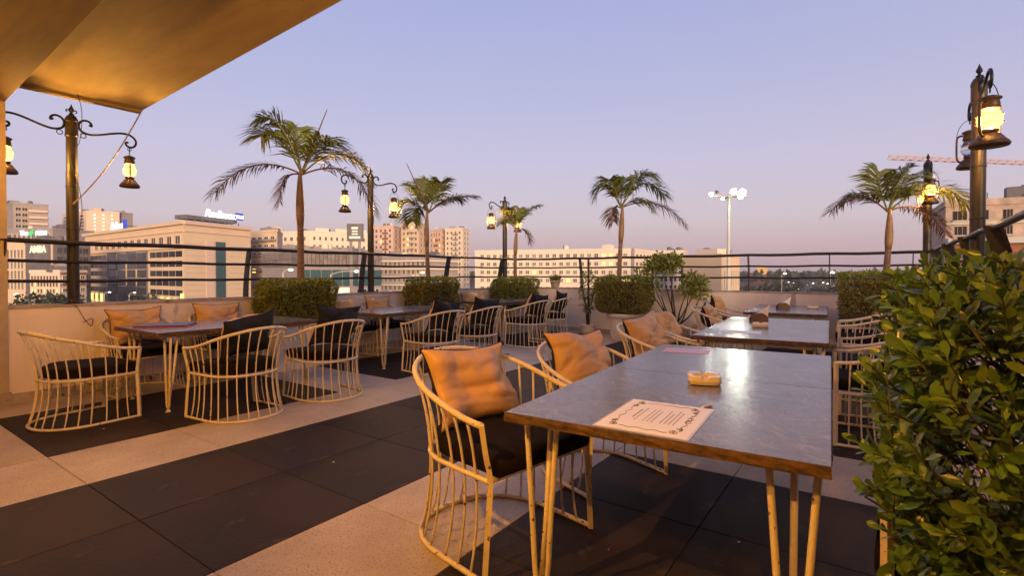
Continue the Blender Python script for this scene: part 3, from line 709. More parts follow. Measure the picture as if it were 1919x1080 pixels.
hedge(-6.50, 9.35, .32, .55, .60, 1.17, 'clipped green hedge in the far corner below the smallest palm', 'box', 3, .15)
hedge(-3.92, 9.25, .48, .34, .55, 1.22, 'square hedge growing from the big round white pot', 'round', 4, .45, 20000)
hedge(.10, 9.10, .52, .42, .55, 1.30, 'brownish hedge at the far right below the palm', 'box', 5, .50, 20000)

def frond(parent, base, tip, arch, L_leaf, dry=False, n=60, seed=0, droop=.7, spread=1.0):
    rnd = random.Random(seed); base, tip = Vector(base), Vector(tip); ctrl = (base + tip) / 2 + Vector(arch)
    P = lambda u: base * (1 - u) ** 2 + ctrl * 2 * u * (1 - u) + tip * u * u
    pts = [P(k / 14) for k in range(15)]; b = MB(); b.tube(pts, [.011 * (1 - .75 * k / 14) + .002 for k in range(15)], 5)
    side0 = (tip - base).cross(Vector((0, 0, 1)))
    if side0.length < .15: side0 = Vector((RT))
    side0.normalize()
    for k in range(n):
        u = .16 + .84 * k / (n - 1); p = P(u); tg = (P(min(1, u + .02)) - P(u - .02)).normalized()
        sd_ = (side0 - tg * side0.dot(tg)).normalized(); nr = tg.cross(sd_)
        if nr.z < 0: nr = -nr
        for s in (-1, 1):
            L = L_leaf * 1.15 * (.55 + .75 * math.sin(pi * min(1, u * .86 + .1))) * rnd.uniform(.8, 1.15); w = .0105 * rnd.uniform(.8, 1.2) * (L_leaf / .3)
            d = (tg * rnd.uniform(.55, .95) + sd_ * s * spread * rnd.uniform(.7, 1.1) + nr * rnd.uniform(.0, .45) + Vector((rnd.gauss(0, .10), rnd.gauss(0, .10), rnd.gauss(0, .10)))).normalized()
            q1 = p + d * L * .5 - Vector((0, 0, droop * L * .14)); q2 = p + d * L * .92 - Vector((0, 0, droop * L * .55))
            wv = d.cross(nr).normalized() * w
            b.add([p - wv * .4, p + wv * .4, q1 + wv, q1 - wv, q2], [(0, 1, 2, 3), (3, 2, 4)])
    return b.build('frond', 'palm_dry' if dry else 'palm', parent)
def palm(x, y, z0, crown_px, label, fronds, base_px=None, r=.055, spear=None, seed=0):
    t = thing('palm_tree', (x, y, 0), label, 'palm', 'potted palms along the parapet')
    dep = (Vector((x, y, 1.5)) - CAM).dot(FW); org = Vector((x, y, 0))
    W = lambda px, py, fw=0.0: CP(px, py, dep) + FW * fw * 1.0 - org
    c = W(*crown_px); c = Vector((c.x, c.y, c.z)); bs = Vector((0, 0, z0)) if not base_px else W(*base_px); bs.z = z0
    zs = c.z - z0; P = []
    for k in range(15):
        u = k / 14; p = bs.lerp(c, u); p += RT * (.03 * math.sin(u * 3.3 + seed)); P.append(p)
    b = MB(); b.tube(P[:10], [r * (1.05 - .22 * k / 9 + .03 * (k % 2)) for k in range(10)], 12); b.build('trunk', 'trunk', t, True)
    b = MB(); b.tube(P[9:], [r * q for q in (.86, 1.12, 1.10, .95, .72, .42)], 12); b.build('crownshaft', 'shaft', t, True)
    for k, (px, py, fw, ax, az, L, dry) in enumerate(fronds):
        tip = W(px, py, fw); frond(t, c - Vector((0, 0, .04)), tip, RT * ax + Vector((0, 0, az)), L, dry, seed=seed * 31 + k)
    if spear:
        b = MB(); b.tube([c, W(*spear)], [.018, .006], 5); b.build('spear_leaf', 'palm_dry', t)
    return t
palm(-6.56, 4.20, .6, (566, 322), 'tallest palm with wind-swept fronds between the hotel and a lamp post',
     [(480, 250, .15, -.10, .56, .38, False), (508, 232, -.25, .02, .46, .38, False), (540, 226, .3, -.10, .26, .36, False), (672, 306, .25, .05, .48, .34, False), (640, 274, -.25, .0, .34, .34, False), (704, 400, -.15, .28, .58, .26, True), (408, 366, -.1, -.10, .52, .24, True), (537, 382, -.2, -.16, .26, .20, True)], (557, 540), .050, (613, 205), 1)
palm(-6.56, 6.78, .6, (803, 395), 'second palm with a dense tuft right of the middle lamp post',
     [(800, 338, .2, -.1, .2, .34, False), (830, 345, -.2, .1, .25, .34, False), (772, 350, .1, -.1, .26, .34, False), (752, 404, -.2, -.18, .42, .32, False), (768, 410, .3, -.1, .34, .30, False), (862, 372, .2, .05, .24, .28, False), (896, 370, -.1, -.05, .22, .22, True)], (802, 540), .041, (762, 306), 2)
palm(-6.50, 9.40, .6, (968, 428), 'smallest palm half hidden behind the farthest lamp post',
     [(1010, 384, .1, -.08, .18, .28, False), (948, 395, -.1, -.05, .22, .32, False), (972, 388, .2, -.08, .1, .30, False), (940, 415, .2, -.1, .24, .26, False), (992, 455, -.1, .12, .22, .20, True)], (968, 530), .040, None, 3)
palm(-3.92, 9.28, .6, (1164, 386), 'palm with arching fronds rising from the square hedge',
     [(1118, 364, .1, -.10, .58, .32, False), (1135, 345, -.3, -.1, .42, .30, False), (1246, 364, .1, .02, .68, .36, False), (1215, 335, -.3, .0, .46, .34, False), (1180, 328, .3, -.06, .26, .32, False), (1215, 398, -.3, .1, .34, .28, False), (1282, 424, -.1, .1, .50, .24, True), (1146, 418, -.2, -.16, .24, .20, True)], (1163, 540), .046, None, 4)
palm(.10, 9.12, .6, (1664, 392), 'palm in front of the lamp post at the far right',
     [(1655, 318, .1, -.14, .22, .34, False), (1690, 318, -.1, .0, .22, .34, False), (1750, 318, .3, .0, .30, .34, False), (1790, 385, -.2, .1, .55, .34, False), (1740, 350, .3, .06, .34, .32, False), (1550, 397, -.1, -.04, .42, .24, True), (1600, 372, .2, -.1, .3, .26, False), (1782, 438, .1, .08, .42, .20, True)], (1658, 520), .046, None, 5)

# small pot of grass on the end wall, slim plant with stake, many-stemmed shrub
px_, py_ = CP(1034, 530, 10.6), None
t = thing('potted_grass', (-5.93, YF + .07, PT + .002), 'small clay pot of bushy grass standing on the end wall', 'plant')
b = MB(); b.lathe([(.085, 0), (.09, .01), (.115, .13), (.13, .135), (.13, .155), (.11, .15), (.10, .13)], 22); b.build('pot', 'clay', t, True)
b = MB(); rnd = random.Random(5)
for k in range(420):
    a = rnd.uniform(0, 2 * pi); r_ = rnd.uniform(0, .09); p = Vector((r_ * math.cos(a), r_ * math.sin(a), .13)); d = Vector((math.cos(a) * r_ * 7, math.sin(a) * r_ * 7, 1)).normalized(); L = rnd.uniform(.10, .19); s = d.cross(Vector((rnd.gauss(0, 1), rnd.gauss(0, 1), .1))).normalized() * .006
    b.add([p - s, p + s, p + d * L * .6 + s, p + d * L], [(0, 1, 2, 3)])
b.build('foliage', 'hedge', t)['kind'] = 'stuff'
t = thing('potted_plant', (-4.80, 9.52, 0), 'slim leafy plant tied to a dark stake in a small white pot', 'plant')
b = MB(); b.lathe([(.10, 0), (.135, .03), (.155, .14), (.145, .22), (.155, .235), (.135, .24), (.12, .21)], 24); b.build('pot', 'white_pot', t, True)
b = MB(); b.tube([(0, 0, .2), (.01, 0, .8), (.0, .01, 1.58)], .022, 8); b.build('stake', 'iron', t)
b = MB(); rnd = random.Random(9)
for k in range(9):
    a = rnd.uniform(0, 2 * pi); b.tube(catmull([(0.03 * math.cos(a), .03 * math.sin(a), .22), (.06 * math.cos(a), .06 * math.sin(a), .6), (.16 * math.cos(a), .16 * math.sin(a), rnd.uniform(.85, 1.25))], 5), .006, 5)
b.build('stem', 'twig', t)
b = MB()
def slim(rnd):
    z = rnd.uniform(.5, 1.35); r_ = .17 * math.sin(pi * min(1, (z - .40) / 1.0)) + .03; a = rnd.uniform(0, 2 * pi); return Vector((r_ * math.cos(a) * rnd.uniform(.3, 1), r_ * math.sin(a) * rnd.uniform(.3, 1), z)), Vector((math.cos(a), math.sin(a), .1))
leaf_cloud(b, 420, slim, .085, 0, .28, 4, 0.0); b.build('foliage', 'hedge', t)['kind'] = 'stuff'
t = thing('potted_shrub', (-3.02, 9.62, 0), 'many-stemmed shrub with leafy tops against the end wall', 'shrub')
b = MB(); b.lathe([(.15, 0), (.19, .05), (.21, .26), (.23, .30), (.20, .30), (.19, .26)], 24); b.build('pot', 'clay', t, True)
dep = (Vector((-3.02, 9.62, .9)) - CAM).dot(FW); org = Vector((-3.02, 9.62, 0))
ends = [(1205, 520, .10, 70), (1228, 500, .14, 120), (1252, 500, -.05, 150), (1240, 488, .16, 150), (1262, 490, .0, 130), (1290, 540, -.05, 120), (1312, 532, .05, 110), (1300, 525, .1, 90), (1225, 535, 0, 60), (1315, 550, 0, 40)]
b = MB(); lf = MB(); rnd = random.Random(12)
for px, py, fw, nl in ends:
    e = CP(px, py, dep) + FW * fw - org; st = Vector((rnd.uniform(-.05, .05), rnd.uniform(-.05, .05), .26)); mid = st.lerp(e, .5) + Vector((rnd.uniform(-.06, .06), 0, -.06))
    b.tube(catmull([st, mid, e], 6), [.018 - .012 * k / 12 for k in range(13)], 6)
    leaf_cloud(lf, nl * 2, lambda r_, e=e: ((lambda v: (e + v * .17 * r_.random() ** .4, v))(Vector((r_.gauss(0, 1), r_.gauss(0, 1), r_.gauss(0, .8))).normalized())), .075, 0, .55, px)
b.build('stem', 'twig', t, True); tag(lf.build('foliage', 'hedge', t), kind='stuff')

# near leafy bush at the right
t = thing('leafy_bush', (.41, 1.47, 0), 'large glossy green bush filling the lower right corner', 'bush')
b = MB(); b.lathe([(.17, 0), (.185, .02), (.225, .30), (.25, .305), (.25, .345), (.22, .34), (.20, .30)], 28); b.build('pot', 'clay', t, True)
def leaf_verts(L, w):
    out = []
    for u, k in ((0, .08), (.25, .55), (.55, 1.0), (.8, .85), (1.0, .05)):
        out += [Vector((u * L, -w * k, .16 * w * k - .10 * L * u * u)), Vector((u * L, 0, -.10 * L * u * u - .12 * w)), Vector((u * L, w * k, .16 * w * k - .10 * L * u * u))]
    fs = []
    for i in range(4):
        o = i * 3; fs += [(o, o + 1, o + 4, o + 3), (o + 1, o + 2, o + 5, o + 4)]
    return out, fs
lv, lfs = leaf_verts(.052, .0115)
b = MB(); b.add(lv, lfs); leaf_me = b.mesh('leaf', 'leaf_one', True)
rnd = random.Random(21); tw = MB(); fol = MB(); cand = []
HX, HY, Z0, Z1 = .40, .38, .36, 1.32
for k in range(2200):
    while True:
        u = Vector((rnd.uniform(-1, 1), rnd.uniform(-1, 1), rnd.uniform(-1, 1))); m_ = max(abs(u.x), abs(u.y), abs(u.z))
        if rnd.random() < .85: u = u / m_ * rnd.uniform(.80, 1.03)
        q = (abs(u.x) ** 5 + abs(u.y) ** 5 + abs(u.z) ** 5) ** .2
        if q > 1.05: u *= 1.05 / q
        p = Vector((u.x * HX, u.y * HY, (Z0 + Z1) / 2 + u.z * (Z1 - Z0) / 2)); p *= 1
        s = (1 + .16 * noise.noise(p * 3.2 + Vector((3, 1, 8)))) * (.84 + .16 * sm((p.z - .36) / .5)); p.x *= s; p.y *= s
        if noise.noise(p * 6.5) > -.42: break
    n_ = Vector((u.x, u.y, u.z * .8 + .35)).normalized()
    ax = (n_ + Vector((rnd.gauss(0, .35), rnd.gauss(0, .35), rnd.gauss(0, .3) + .25))).normalized()
    core = Vector((p.x * .45, p.y * .45, p.z - .22)); base = p - ax * .09
    tw.tube([core.lerp(base, .45 if k % 6 == 0 else .82) + Vector((rnd.gauss(0, .012), rnd.gauss(0, .012), 0)), base, p], [.003, .002, .001], 4)
    nl = rnd.randint(8, 13)
    for i in range(nl):
        a = i * 2.4 + rnd.uniform(-.3, .3); f_ = i / nl; st = p - ax * (.085 * (1 - f_)); e1 = ax.orthogonal().normalized(); e2 = ax.cross(e1)
        d = (ax * (.25 + .75 * f_ + rnd.uniform(-.1, .1)) + (e1 * math.cos(a) + e2 * math.sin(a)) * (1.0 - .45 * f_)).normalized()
        zz = (ax - d * ax.dot(d)).normalized(); yy = zz.cross(d); sc_ = rnd.choice((.45, .6, .7, .8, .95)) * rnd.uniform(.8, 1.1) * (1.05 - .25 * f_)
        mt = Matrix((d, yy, zz)).transposed().to_4x4(); mt.translation = st; cand.append((mt, sc_))
org = Vector((.41, 1.47, 0))
def showing(c):
    p = c[0].translation + org; q = p - CAM; z = q.dot(FW); x = q.dot(RT) / z; y = q.dot(UP) / z
    return -z + (0 if x < 1.0 else -5) + (0 if -.58 < y else -5)
cand.sort(key=showing, reverse=True)
front = cand[:1200]; rnd.shuffle(front); single = set(id(c) for c in front[:300])
for c in cand:
    mt, sc_ = c
    if id(c) in single:
        o = link('leaf', leaf_me, t); o.matrix_local = mt @ Matrix.Scale(sc_, 4)
    else: fol.add([mt @ (v * sc_) for v in lv], lfs)
tw.tube(catmull([(0, 0, .3), (.02, .01, .6), (-.02, 0, 1.0)], 5), [.016] * 5 + [.011] * 6, 7)
for k in range(12):
    a = k * 2.1; tw.tube(catmull([(0, 0, .32 + .03 * k), (.10 * math.cos(a), .10 * math.sin(a), .5 + .04 * k), (.24 * math.cos(a), .24 * math.sin(a), .62 + .05 * k)], 4), .006, 5)
tw.build('twig', 'twig', t); tag(fol.build('foliage', 'leaf', t, True), kind='stuff')

# ------------------------------------------------------------------ the city
GZ = -15.0
b = MB(); b.add([(-3500, -3500, GZ), (3500, -3500, GZ), (3500, 3500, GZ), (-3500, 3500, GZ)], [(0, 1, 2, 3)]); tag(b.build('ground', 'ground'), kind='structure')
def strip(name, pts, w, z, m, label=None):
    b = MB(); P = [Vector(p) for p in pts]; vs = []
    for i, p in enumerate(P):
        d = (P[min(i + 1, len(P) - 1)] - P[max(i - 1, 0)]); d.z = 0; d.normalize(); s = Vector((-d.y, d.x, 0)) * w / 2; vs += [(p.x - s.x, p.y - s.y, z), (p.x + s.x, p.y + s.y, z)]
    b.add(vs, [(2 * i, 2 * i + 2, 2 * i + 3, 2 * i + 1) for i in range(len(P) - 1)]); return tag(b.build(name, m), kind='structure')
def gpt(x, d): p = CP(x, 512, d); return Vector((p.x, p.y, GZ))
strip('road', [gpt(-400, 130), gpt(200, 120), gpt(700, 105), gpt(1200, 120), gpt(1900, 150)], 16, GZ + .02, 'asphalt')
strip('road', [gpt(1340, 120), gpt(1470, 300), gpt(1510, 700), gpt(1520, 1500)], 22, GZ + .03, 'asphalt')
strip('verge', [gpt(-200, 150), gpt(250, 142), gpt(420, 138)], 14, GZ + .015, 'verge')

def flat2(v): return Vector((v.x, v.y, 0))
class Block:
    """Box-like building: visible roof corners given left to right as (photo x, depth)."""
    def __init__(s, name, corners, roof, label, m, group=None, base=GZ, back=18, cat='building'):
        s.c = [flat2(CP(x, 512, d)) for x, d in corners]; s.z1 = roof; s.base = base; s.m = m
        if len(s.c) == 3: poly = s.c + [s.c[0] + s.c[2] - s.c[1]]
        else:
            d = (s.c[1] - s.c[0]).normalized(); nrm = Vector((-d.y, d.x, 0)); nrm = nrm if nrm.dot(FW) > 0 else -nrm; poly = s.c + [s.c[1] + nrm * back, s.c[0] + nrm * back]
        s.o = s.c[0].copy(); s.t = thing(name, (s.o.x, s.o.y, base), label, cat, group)
        n = len(poly); b = MB(); vs = [(p.x - s.o.x, p.y - s.o.y, 0) for p in poly] + [(p.x - s.o.x, p.y - s.o.y, roof - base) for p in poly]
        b.add(vs, [tuple(range(n, 2 * n)), tuple(range(n - 1, -1, -1))] + [(i, (i + 1) % n, n + (i + 1) % n, n + i) for i in range(n)]); b.build('wall', m, s.t)
        b = MB()
        for i in range(n):
            a, c = poly[i] - s.o, poly[(i + 1) % n] - s.o; d = c - a; L = d.length; mid = (a + c) / 2; rot = Matrix.Rotation(math.atan2(d.y, d.x), 3, 'Z')
            b.box((mid.x, mid.y, roof - base + .45), (L + .3, .35, .9), 0, rot)
        b.build('roof_parapet', m, s.t)
        rr = random.Random(int(abs(s.o.x * 7)) + n); cen = sum(poly, Vector()) / n
        for q in range(rr.randint(3, 6)):
            i = rr.randrange(2); e0 = poly[i].lerp(poly[i + 1], rr.uniform(.12, .88)); p = e0.lerp(cen, rr.uniform(.3, .6)) - s.o; b = MB(); hh = rr.uniform(1.2, 2.8)
            if rr.random() < .45: b.lathe([(.9, 0), (1.0, .1), (1.0, 1.5), (.7, 1.9), (.1, 2.0)], 12, (p.x, p.y, roof - base + .6)); b.build('water_tank', rr.choice(('greyclad', 'white')), s.t)
            else: b.box((p.x, p.y, roof - base + hh / 2 + .3), (rr.uniform(2, 6), rr.uniform(2, 4), hh)); b.box((p.x, p.y, roof - base + hh + .38), (1.5, 1.5, .3)); b.build('roof_box', rr.choice(('greywall', m, 'greyclad')), s.t)
    def frame(s, face):
        a, c = s.c[face], s.c[face + 1]; d = (c - a); L = d.length; d.normalize(); out = Vector((d.y, -d.x, 0)); out = out if out.dot(FW) < 0 else -out
        return a - s.o, d, out, L
    def put(s, name, face, u0, u1, z0, z1, dep, m, off=0.0):           # box on a facade, u in 0..1, z in metres (world)
        a, d, out, L = s.frame(face); b = MB(); c = a + d * L * (u0 + u1) / 2 + out * (dep / 2 + off); c.z = (z0 + z1) / 2 - s.base
        b.box(c, (L * abs(u1 - u0), dep, z1 - z0), 0, Matrix.Rotation(math.atan2(d.y, d.x), 3, 'Z')); return b.build(name, m, s.t)
    def windows(s, face, cols, rows, u0, u1, z0, z1, fw=.5, fh=.5, m='pane', skip=0.0, seed=0, frame='white', lit=0.0, ac=.10):
        acb = MB(); acb.box((0, .3, 0), (.95, .5, .65), 0); acb.lathe([(.24, 0), (.24, .04)], 10, (0, .3, .33), 1); acm = acb.mesh('air_conditioner', ['white', 'greyclad'])
        a, d, out, L = s.frame(face); rnd = random.Random(seed); w = L * (u1 - u0) / cols * fw; h = (z1 - z0) / rows * fh; me = {}
        for mm in (m, 'lit'):
            b = MB(); e = min(.14, w * .09); b.box((0, .03, 0), (w, .06, h), 0)
            b.box((0, .09, h / 2 + e / 2), (w + 2 * e, .18, e), 1); b.box((0, .11, -h / 2 - e / 2), (w + 2.6 * e, .22, e), 1)
            for q in (-1, 1): b.box((q * (w / 2 + e / 2), .09, 0), (e, .18, h), 1)
            if w > 1.0: b.box((0, .07, 0), (e * .7, .10, h), 1)
            me[mm] = b.mesh('window', [mm, frame])
        rz = math.atan2(d.y, d.x)
        if Vector((-math.sin(rz), math.cos(rz), 0)).dot(out) < 0: rz += pi
        for r_ in range(rows):
            for c_ in range(cols):
                if rnd.random() < skip: continue
                p = a + d * L * (u0 + (u1 - u0) * (c_ + .5) / cols) + out * .01; p.z = z0 + (z1 - z0) * (r_ + .5) / rows - s.base
                link('window', me['lit' if rnd.random() < lit else m], s.t, p, rz)
                if ac and rnd.random() < ac: link('air_conditioner', acm, s.t, p - Vector((0, 0, h * .5 + .55)), rz)
def zy(y, d): return CAM_H + (512 - y) / F_PX * d

def sign(parent, text, p, size, d, m, shear=0.0, dep=.2, name='sign_letters', bold=0.0):
    cu_ = bpy.data.curves.new('txt', 'FONT'); cu_.body = text; cu_.size = size; cu_.extrude = dep; cu_.shear = shear; cu_.offset = bold
    tmp = bpy.data.objects.new('txt', cu_); COL.objects.link(tmp); dg = bpy.context.evaluated_depsgraph_get(); dg.update()
    me = bpy.data.meshes.new_from_object(tmp.evaluated_get(dg)); bpy.data.objects.remove(tmp); me.materials.clear(); me.materials.append(M[m])
    o = link(name, me, parent, p); o.rotation_euler = (R(90), 0, math.atan2(d.y, d.x)); return o

# hotel
D = 165
H = Block('hotel_building', [(160, 222), (345, D), (470, 190)], zy(419, D), 'cream hotel with two lit rooftop signs left of the tallest palm', 'cream')
zt = H.z1
H.put('cornice', 0, -.01, 1.005, zt - .2, zt + .9, .9, 'cream'); H.put('cornice', 1, -.005, 1.01, zt - .2, zt + .9, .9, 'pinkish')
H.put('cornice', 0, -.01, 1.0, zt - 2.6, zt - 2.1, .4, 'cream'); H.put('cornice', 1, 0, 1.01, zt - 2.6, zt - 2.1, .4, 'pinkish')
H.windows(0, 13, 1, .12, .99, zt - 6.6, zt - 3.6, .55, .85, frame='cream')
H.put('ledge', 0, -.01, 1.0, zt - 7.9, zt - 7.3, .7, 'cream')
for r_ in range(6):
    z = zt - 9.6 - r_ * 3.2
    for u0, u1 in ((.02, .27), (.72, .99)):
        for q in range(5): H.put('window', 0, u0 + (u1 - u0) * q / 5 + .003, u0 + (u1 - u0) * (q + 1) / 5 - .003, z - 1.0, z + .9, .12, 'pane')
H.put('glass_front', 0, .29, .70, zt - 27, zt - 8.0, .35, 'greyclad')
rnd = random.Random(2)
for r_ in range(6):
    for q in range(4):
        u = .305 + q * .1; z = zt - 9.3 - r_ * 3.1
        H.put('window', 0, u + .004, u + .088, z - 1.9, z + .6, .08, 'pane', .36)
        if rnd.random() < .5: H.put('frame_strip', 0, u - .004, u + .002, z - 2.0, z + .8, .25, 'cream', .36)
        if rnd.random() < .35: H.put('frame_strip', 0, u, u + .09, z + .75, z + .95, .25, 'cream', .36)
for q in range(9):
    u = (.03 + q * .058) if q < 4 else (.76 + (q - 4) * .055)
    H.put('lit_column', 0, u, u + .02, zt - 27.5, zt - 24.2, .3, 'lit', .15)  # columns glow by emission in place of lamplight on them
H.put('light_strip', 0, .98, 1.0, zt - 27.5, zt - 22.5, .3, 'lit', .12)
H.put('window_strip', 1, .44, .58, zt - 30, zt - 5.2, .3, 'teal'); H.put('recess', 1, .30, .42, zt - 30, zt - 5.0, .2, 'pinkish')
for k in range(12): H.put('wall_joint', 1, .02, .30, zt - 6.5 - k * 1.9, zt - 6.42 - k * 1.9, .06, 'greywall'); H.put('wall_joint', 1, .66, .99, zt - 6.5 - k * 1.9, zt - 6.42 - k * 1.9, .06, 'greywall')
a, d, out, L = H.frame(1)
b = MB(); c = a + d * L * .45 - out * 4; b.box((c.x, c.y, zt + 2.5 - GZ), (L * .75, 5, 1.3), 0, Matrix.Rotation(math.atan2(d.y, d.x), 3, 'Z')); 
for q in range(8):
    c2 = a + d * L * (.08 + q * .11) - out * 1.4; b.box((c2.x, c2.y, zt + 1.0 - GZ), (.3, .3, 2.2), 0)
b.build('rooftop_shed', 'greyclad', H.t)
c = a + d * L * .30 - out * .5; c.z = zt + 3.2 - GZ
s1 = sign(H.t, 'Radisson', c, 3.6, d, 'sign_white', .25, .15, bold=.05)
c2 = c + d * 12.6; b = MB(); cc = c2 + d * 1.4 + out * .0 + Vector((0, 0, 1.2)); b.box(cc, (3.2, .3, 2.6), 0, Matrix.Rotation(math.atan2(d.y, d.x), 3, 'Z')); b.build('sign_box', 'sign_blue', H.t)
sign(H.t, 'BLU', c2 + out * .3 + Vector((0, 0, .5)), 1.7, d, 'sign_white', 0, .08, bold=.03)
a0, d0, out0, L0 = H.frame(0)
c = a0 + d0 * L0 * .36 + out0 * .95; c.z = zt + 1.1 - GZ
sign(H.t, 'Radisson', c, 3.6, d0, 'sign_white', .25, .15, bold=.06)
b = MB(); cc = c + d0 * 14.6 + Vector((0, 0, 1.3)); b.box(cc, (3.4, .3, 3.2), 0, Matrix.Rotation(math.atan2(d0.y, d0.x), 3, 'Z')); b.build('sign_box', 'sign_blue', H.t)

# left group
B = Block('apartment_tower', [(8, 262), (26, 250), (92, 258)], zy(383, 250), 'balconied tower at the far left above the green hotel sign', 'greywall')
B.windows(1, 2, 5, .05, .42, zy(440, 250), zy(386, 250), .8, .55, frame='cream')
for k in range(5): B.put('balcony', 1, .45, .99, zy(394 + k * 12, 250) - .6, zy(394 + k * 12, 250) + .5, 1.6, 'pinkish')
B = Block('office_building', [(-40, 190), (48, 180), (72, 196)], zy(452, 180), 'cream office block at the far left edge with tall windows', 'cream')
B.windows(0, 5, 4, .62, .98, zy(545, 180), zy(466, 180), .6, .8)
B = Block('fern_hotel_building', [(12, 232), (100, 226)], zy(432, 228), 'hotel with a lit green-leaf sign on its roof', 'greywall')
B.windows(0, 9, 1, .05, .95, zy(452, 228), zy(434, 228), .6, .5)
a, d, out, L = B.frame(0); c = a + d * L * .32 + out * .4; c.z = zy(441, 228) - GZ
sign(B.t, 'The', c, 3.0, d, 'sign_white', .1, .1, bold=.05); sign(B.t, 'FERN', c + d * 9.2, 2.7, d, 'sign_white', 0, .1, bold=.05)
b = MB(); b.tube(catmull([(0, 0, 0), (1.4, 0, 1.0), (2.6, 0, 2.6)], 6), [.2, .5, .8, .9, 1.0, 1.1, 1.0, .9, .8, .6, .4, .25, .1], 6, flat=.4)
lo = b.build('sign_leaf', 'sign_green', B.t, False, c + d * 5.4); lo.rotation_euler = (0, 0, math.atan2(d.y, d.x))
B = Block('office_building', [(48, 172), (100, 166), (170, 176)], zy(456, 168), 'dark grey office block with lit cream rooftop letters', 'greyclad')
a, d, out, L = B.frame(0); c = a + d * L * .22 + out * .4; c.z = zy(474, 170) - GZ
sign(B.t, 'AMBA', c, 3.4, d, 'sign_cream', 0, .12, bold=.06)
B.put('corner_strip', 0, .97, 1.0, zy(540, 168), zy(458, 168), .4, 'cream'); B.windows(1, 5, 5, .08, .95, zy(545, 170), zy(462, 170), .75, .6, frame='greyclad')
B = Block('shop_building', [(56, 150), (112, 146), (162, 155)], zy(512, 148), 'low pale shop block with red bands below the dark office', 'white')
B.windows(0, 9, 3, .04, .97, zy(552, 148), zy(515, 148), .55, .6, frame='pinkish', lit=.15, seed=4); B.windows(1, 4, 3, .06, .95, zy(550, 148), zy(515, 148), .7, .5)
for y in (511, 532): B.put('red_band', 1, .0, 1.0, zy(y + 3, 148), zy(y, 148), .5, 'redbrick')
B = Block('apartment_tower', [(118, 300), (163, 285), (225, 292), ], zy(399, 288), 'pale slab tower behind the hotel roof', 'pinkish')
B.windows(0, 4, 6, .06, .94, zy(440, 288), zy(402, 288), .7, .5); B.windows(1, 3, 6, .12, .9, zy(440, 288), zy(400, 288), .25, .4)
B = Block('apartment_tower', [(224, 293), (250, 300)], zy(400, 292), 'grey windowless tower end just behind the pale slab tower', 'greywall')
# middle group
B = Block('apartment_building', [(466, 215), (520, 205), (530, 225)], zy(436, 210), 'cream apartment block with stacked balconies right of the hotel', 'cream')
for k in range(7): B.put('balcony', 0, .1, .98, zy(452 + k * 14, 210) - .3, zy(452 + k * 14, 210) + .6, 1.4, 'greywall')
B.windows(0, 4, 7, .1, .96, zy(545, 210), zy(441, 210), .6, .5, lit=.08, seed=3)
B = Block('apartment_building', [(515, 268), (580, 262), (700, 282)], zy(437, 266), 'white stepped apartment building behind the mall roof', 'white')
B.windows(0, 5, 4, .05, .95, zy(500, 266), zy(441, 266), .4, .45, seed=1); B.windows(1, 11, 4, .03, .97, zy(500, 270), zy(441, 270), .35, .42, seed=2)
for k in range(3): B.put('roof_terrace', 1, .1 + k * .3, .3 + k * .3, B.z1 + .8, B.z1 + 2.6, 4, 'white', -5)
B = Block('mall_building', [(492, 152), (560, 136), (715, 150)], zy(472, 138), 'grey textured mall with a teal glass front behind the tallest palm', 'greywall')
rnd = random.Random(6)
for q in range(22):
    for h_ in range(2):
        B.put('clad_panel', 1, q / 22 + .003, (q + 1) / 22 - .003, zy(487 + h_ * 13, 140) + .06, zy(474 + h_ * 13, 140) - .06, rnd.uniform(.25, .6), 'clad')
        if q < 6: B.put('clad_panel', 0, q / 6 + .01, (q + 1) / 6 - .01, zy(487 + h_ * 13, 140) + .06, zy(474 + h_ * 13, 140) - .06, rnd.uniform(.25, .6), 'clad')
for q in range(8): B.put('glass_panel', 1, q / 8 + .006, (q + 1) / 8 - .006, zy(537, 140), zy(506, 140), .3, 'teal')
B.put('lit_shopfront', 1, .45, .62, zy(553, 140), zy(540, 140), .3, 'sign_cream'); B.windows(1, 4, 1, .66, .98, zy(556, 140), zy(541, 140), .5, .6)
b = MB(); a, d, out, L = B.frame(1)
for k in range(5): c = a + d * L * (.1 + .18 * k) - out * (5 + k); b.box((c.x, c.y, B.z1 - GZ + .8), (L * .12, 4, 1.8), 0, Matrix.Rotation(math.atan2(d.y, d.x), 3, 'Z'))
b.build('roof_plant', 'greywall', B.t)
t = thing('pylon_sign', flat2(CP(666, 512, 130)) + Vector((0, 0, GZ)), 'tall pylon with an illuminated square sign board beside the mall', 'sign')
hz = zy(448, 130) - GZ; b = MB(); 
for s in (-1, 1): b.box(RT * s * 1.1 + Vector((0, 0, hz / 2)), (.5, .5, hz))
b.build('leg', 'greywall', t); rotc = Matrix.Rotation(YAW, 3, 'Z')
b = MB(); b.box((0, 0, hz + 1.6), (4.0, .8, 4.4), 0, rotc); b.build('sign_case', 'greyclad', t)
b = MB()
for z, w, h_ in ((2.7, 1.6, .55), (1.9, 1.4, .35), (1.2, 1.5, .35), (.35, 2.8, .55)): b.box(Vector((0, 0, hz + z)) - FW * .42, (w, .12, h_), 0, rotc)
b.build('sign_face', 'sign_cream', t)
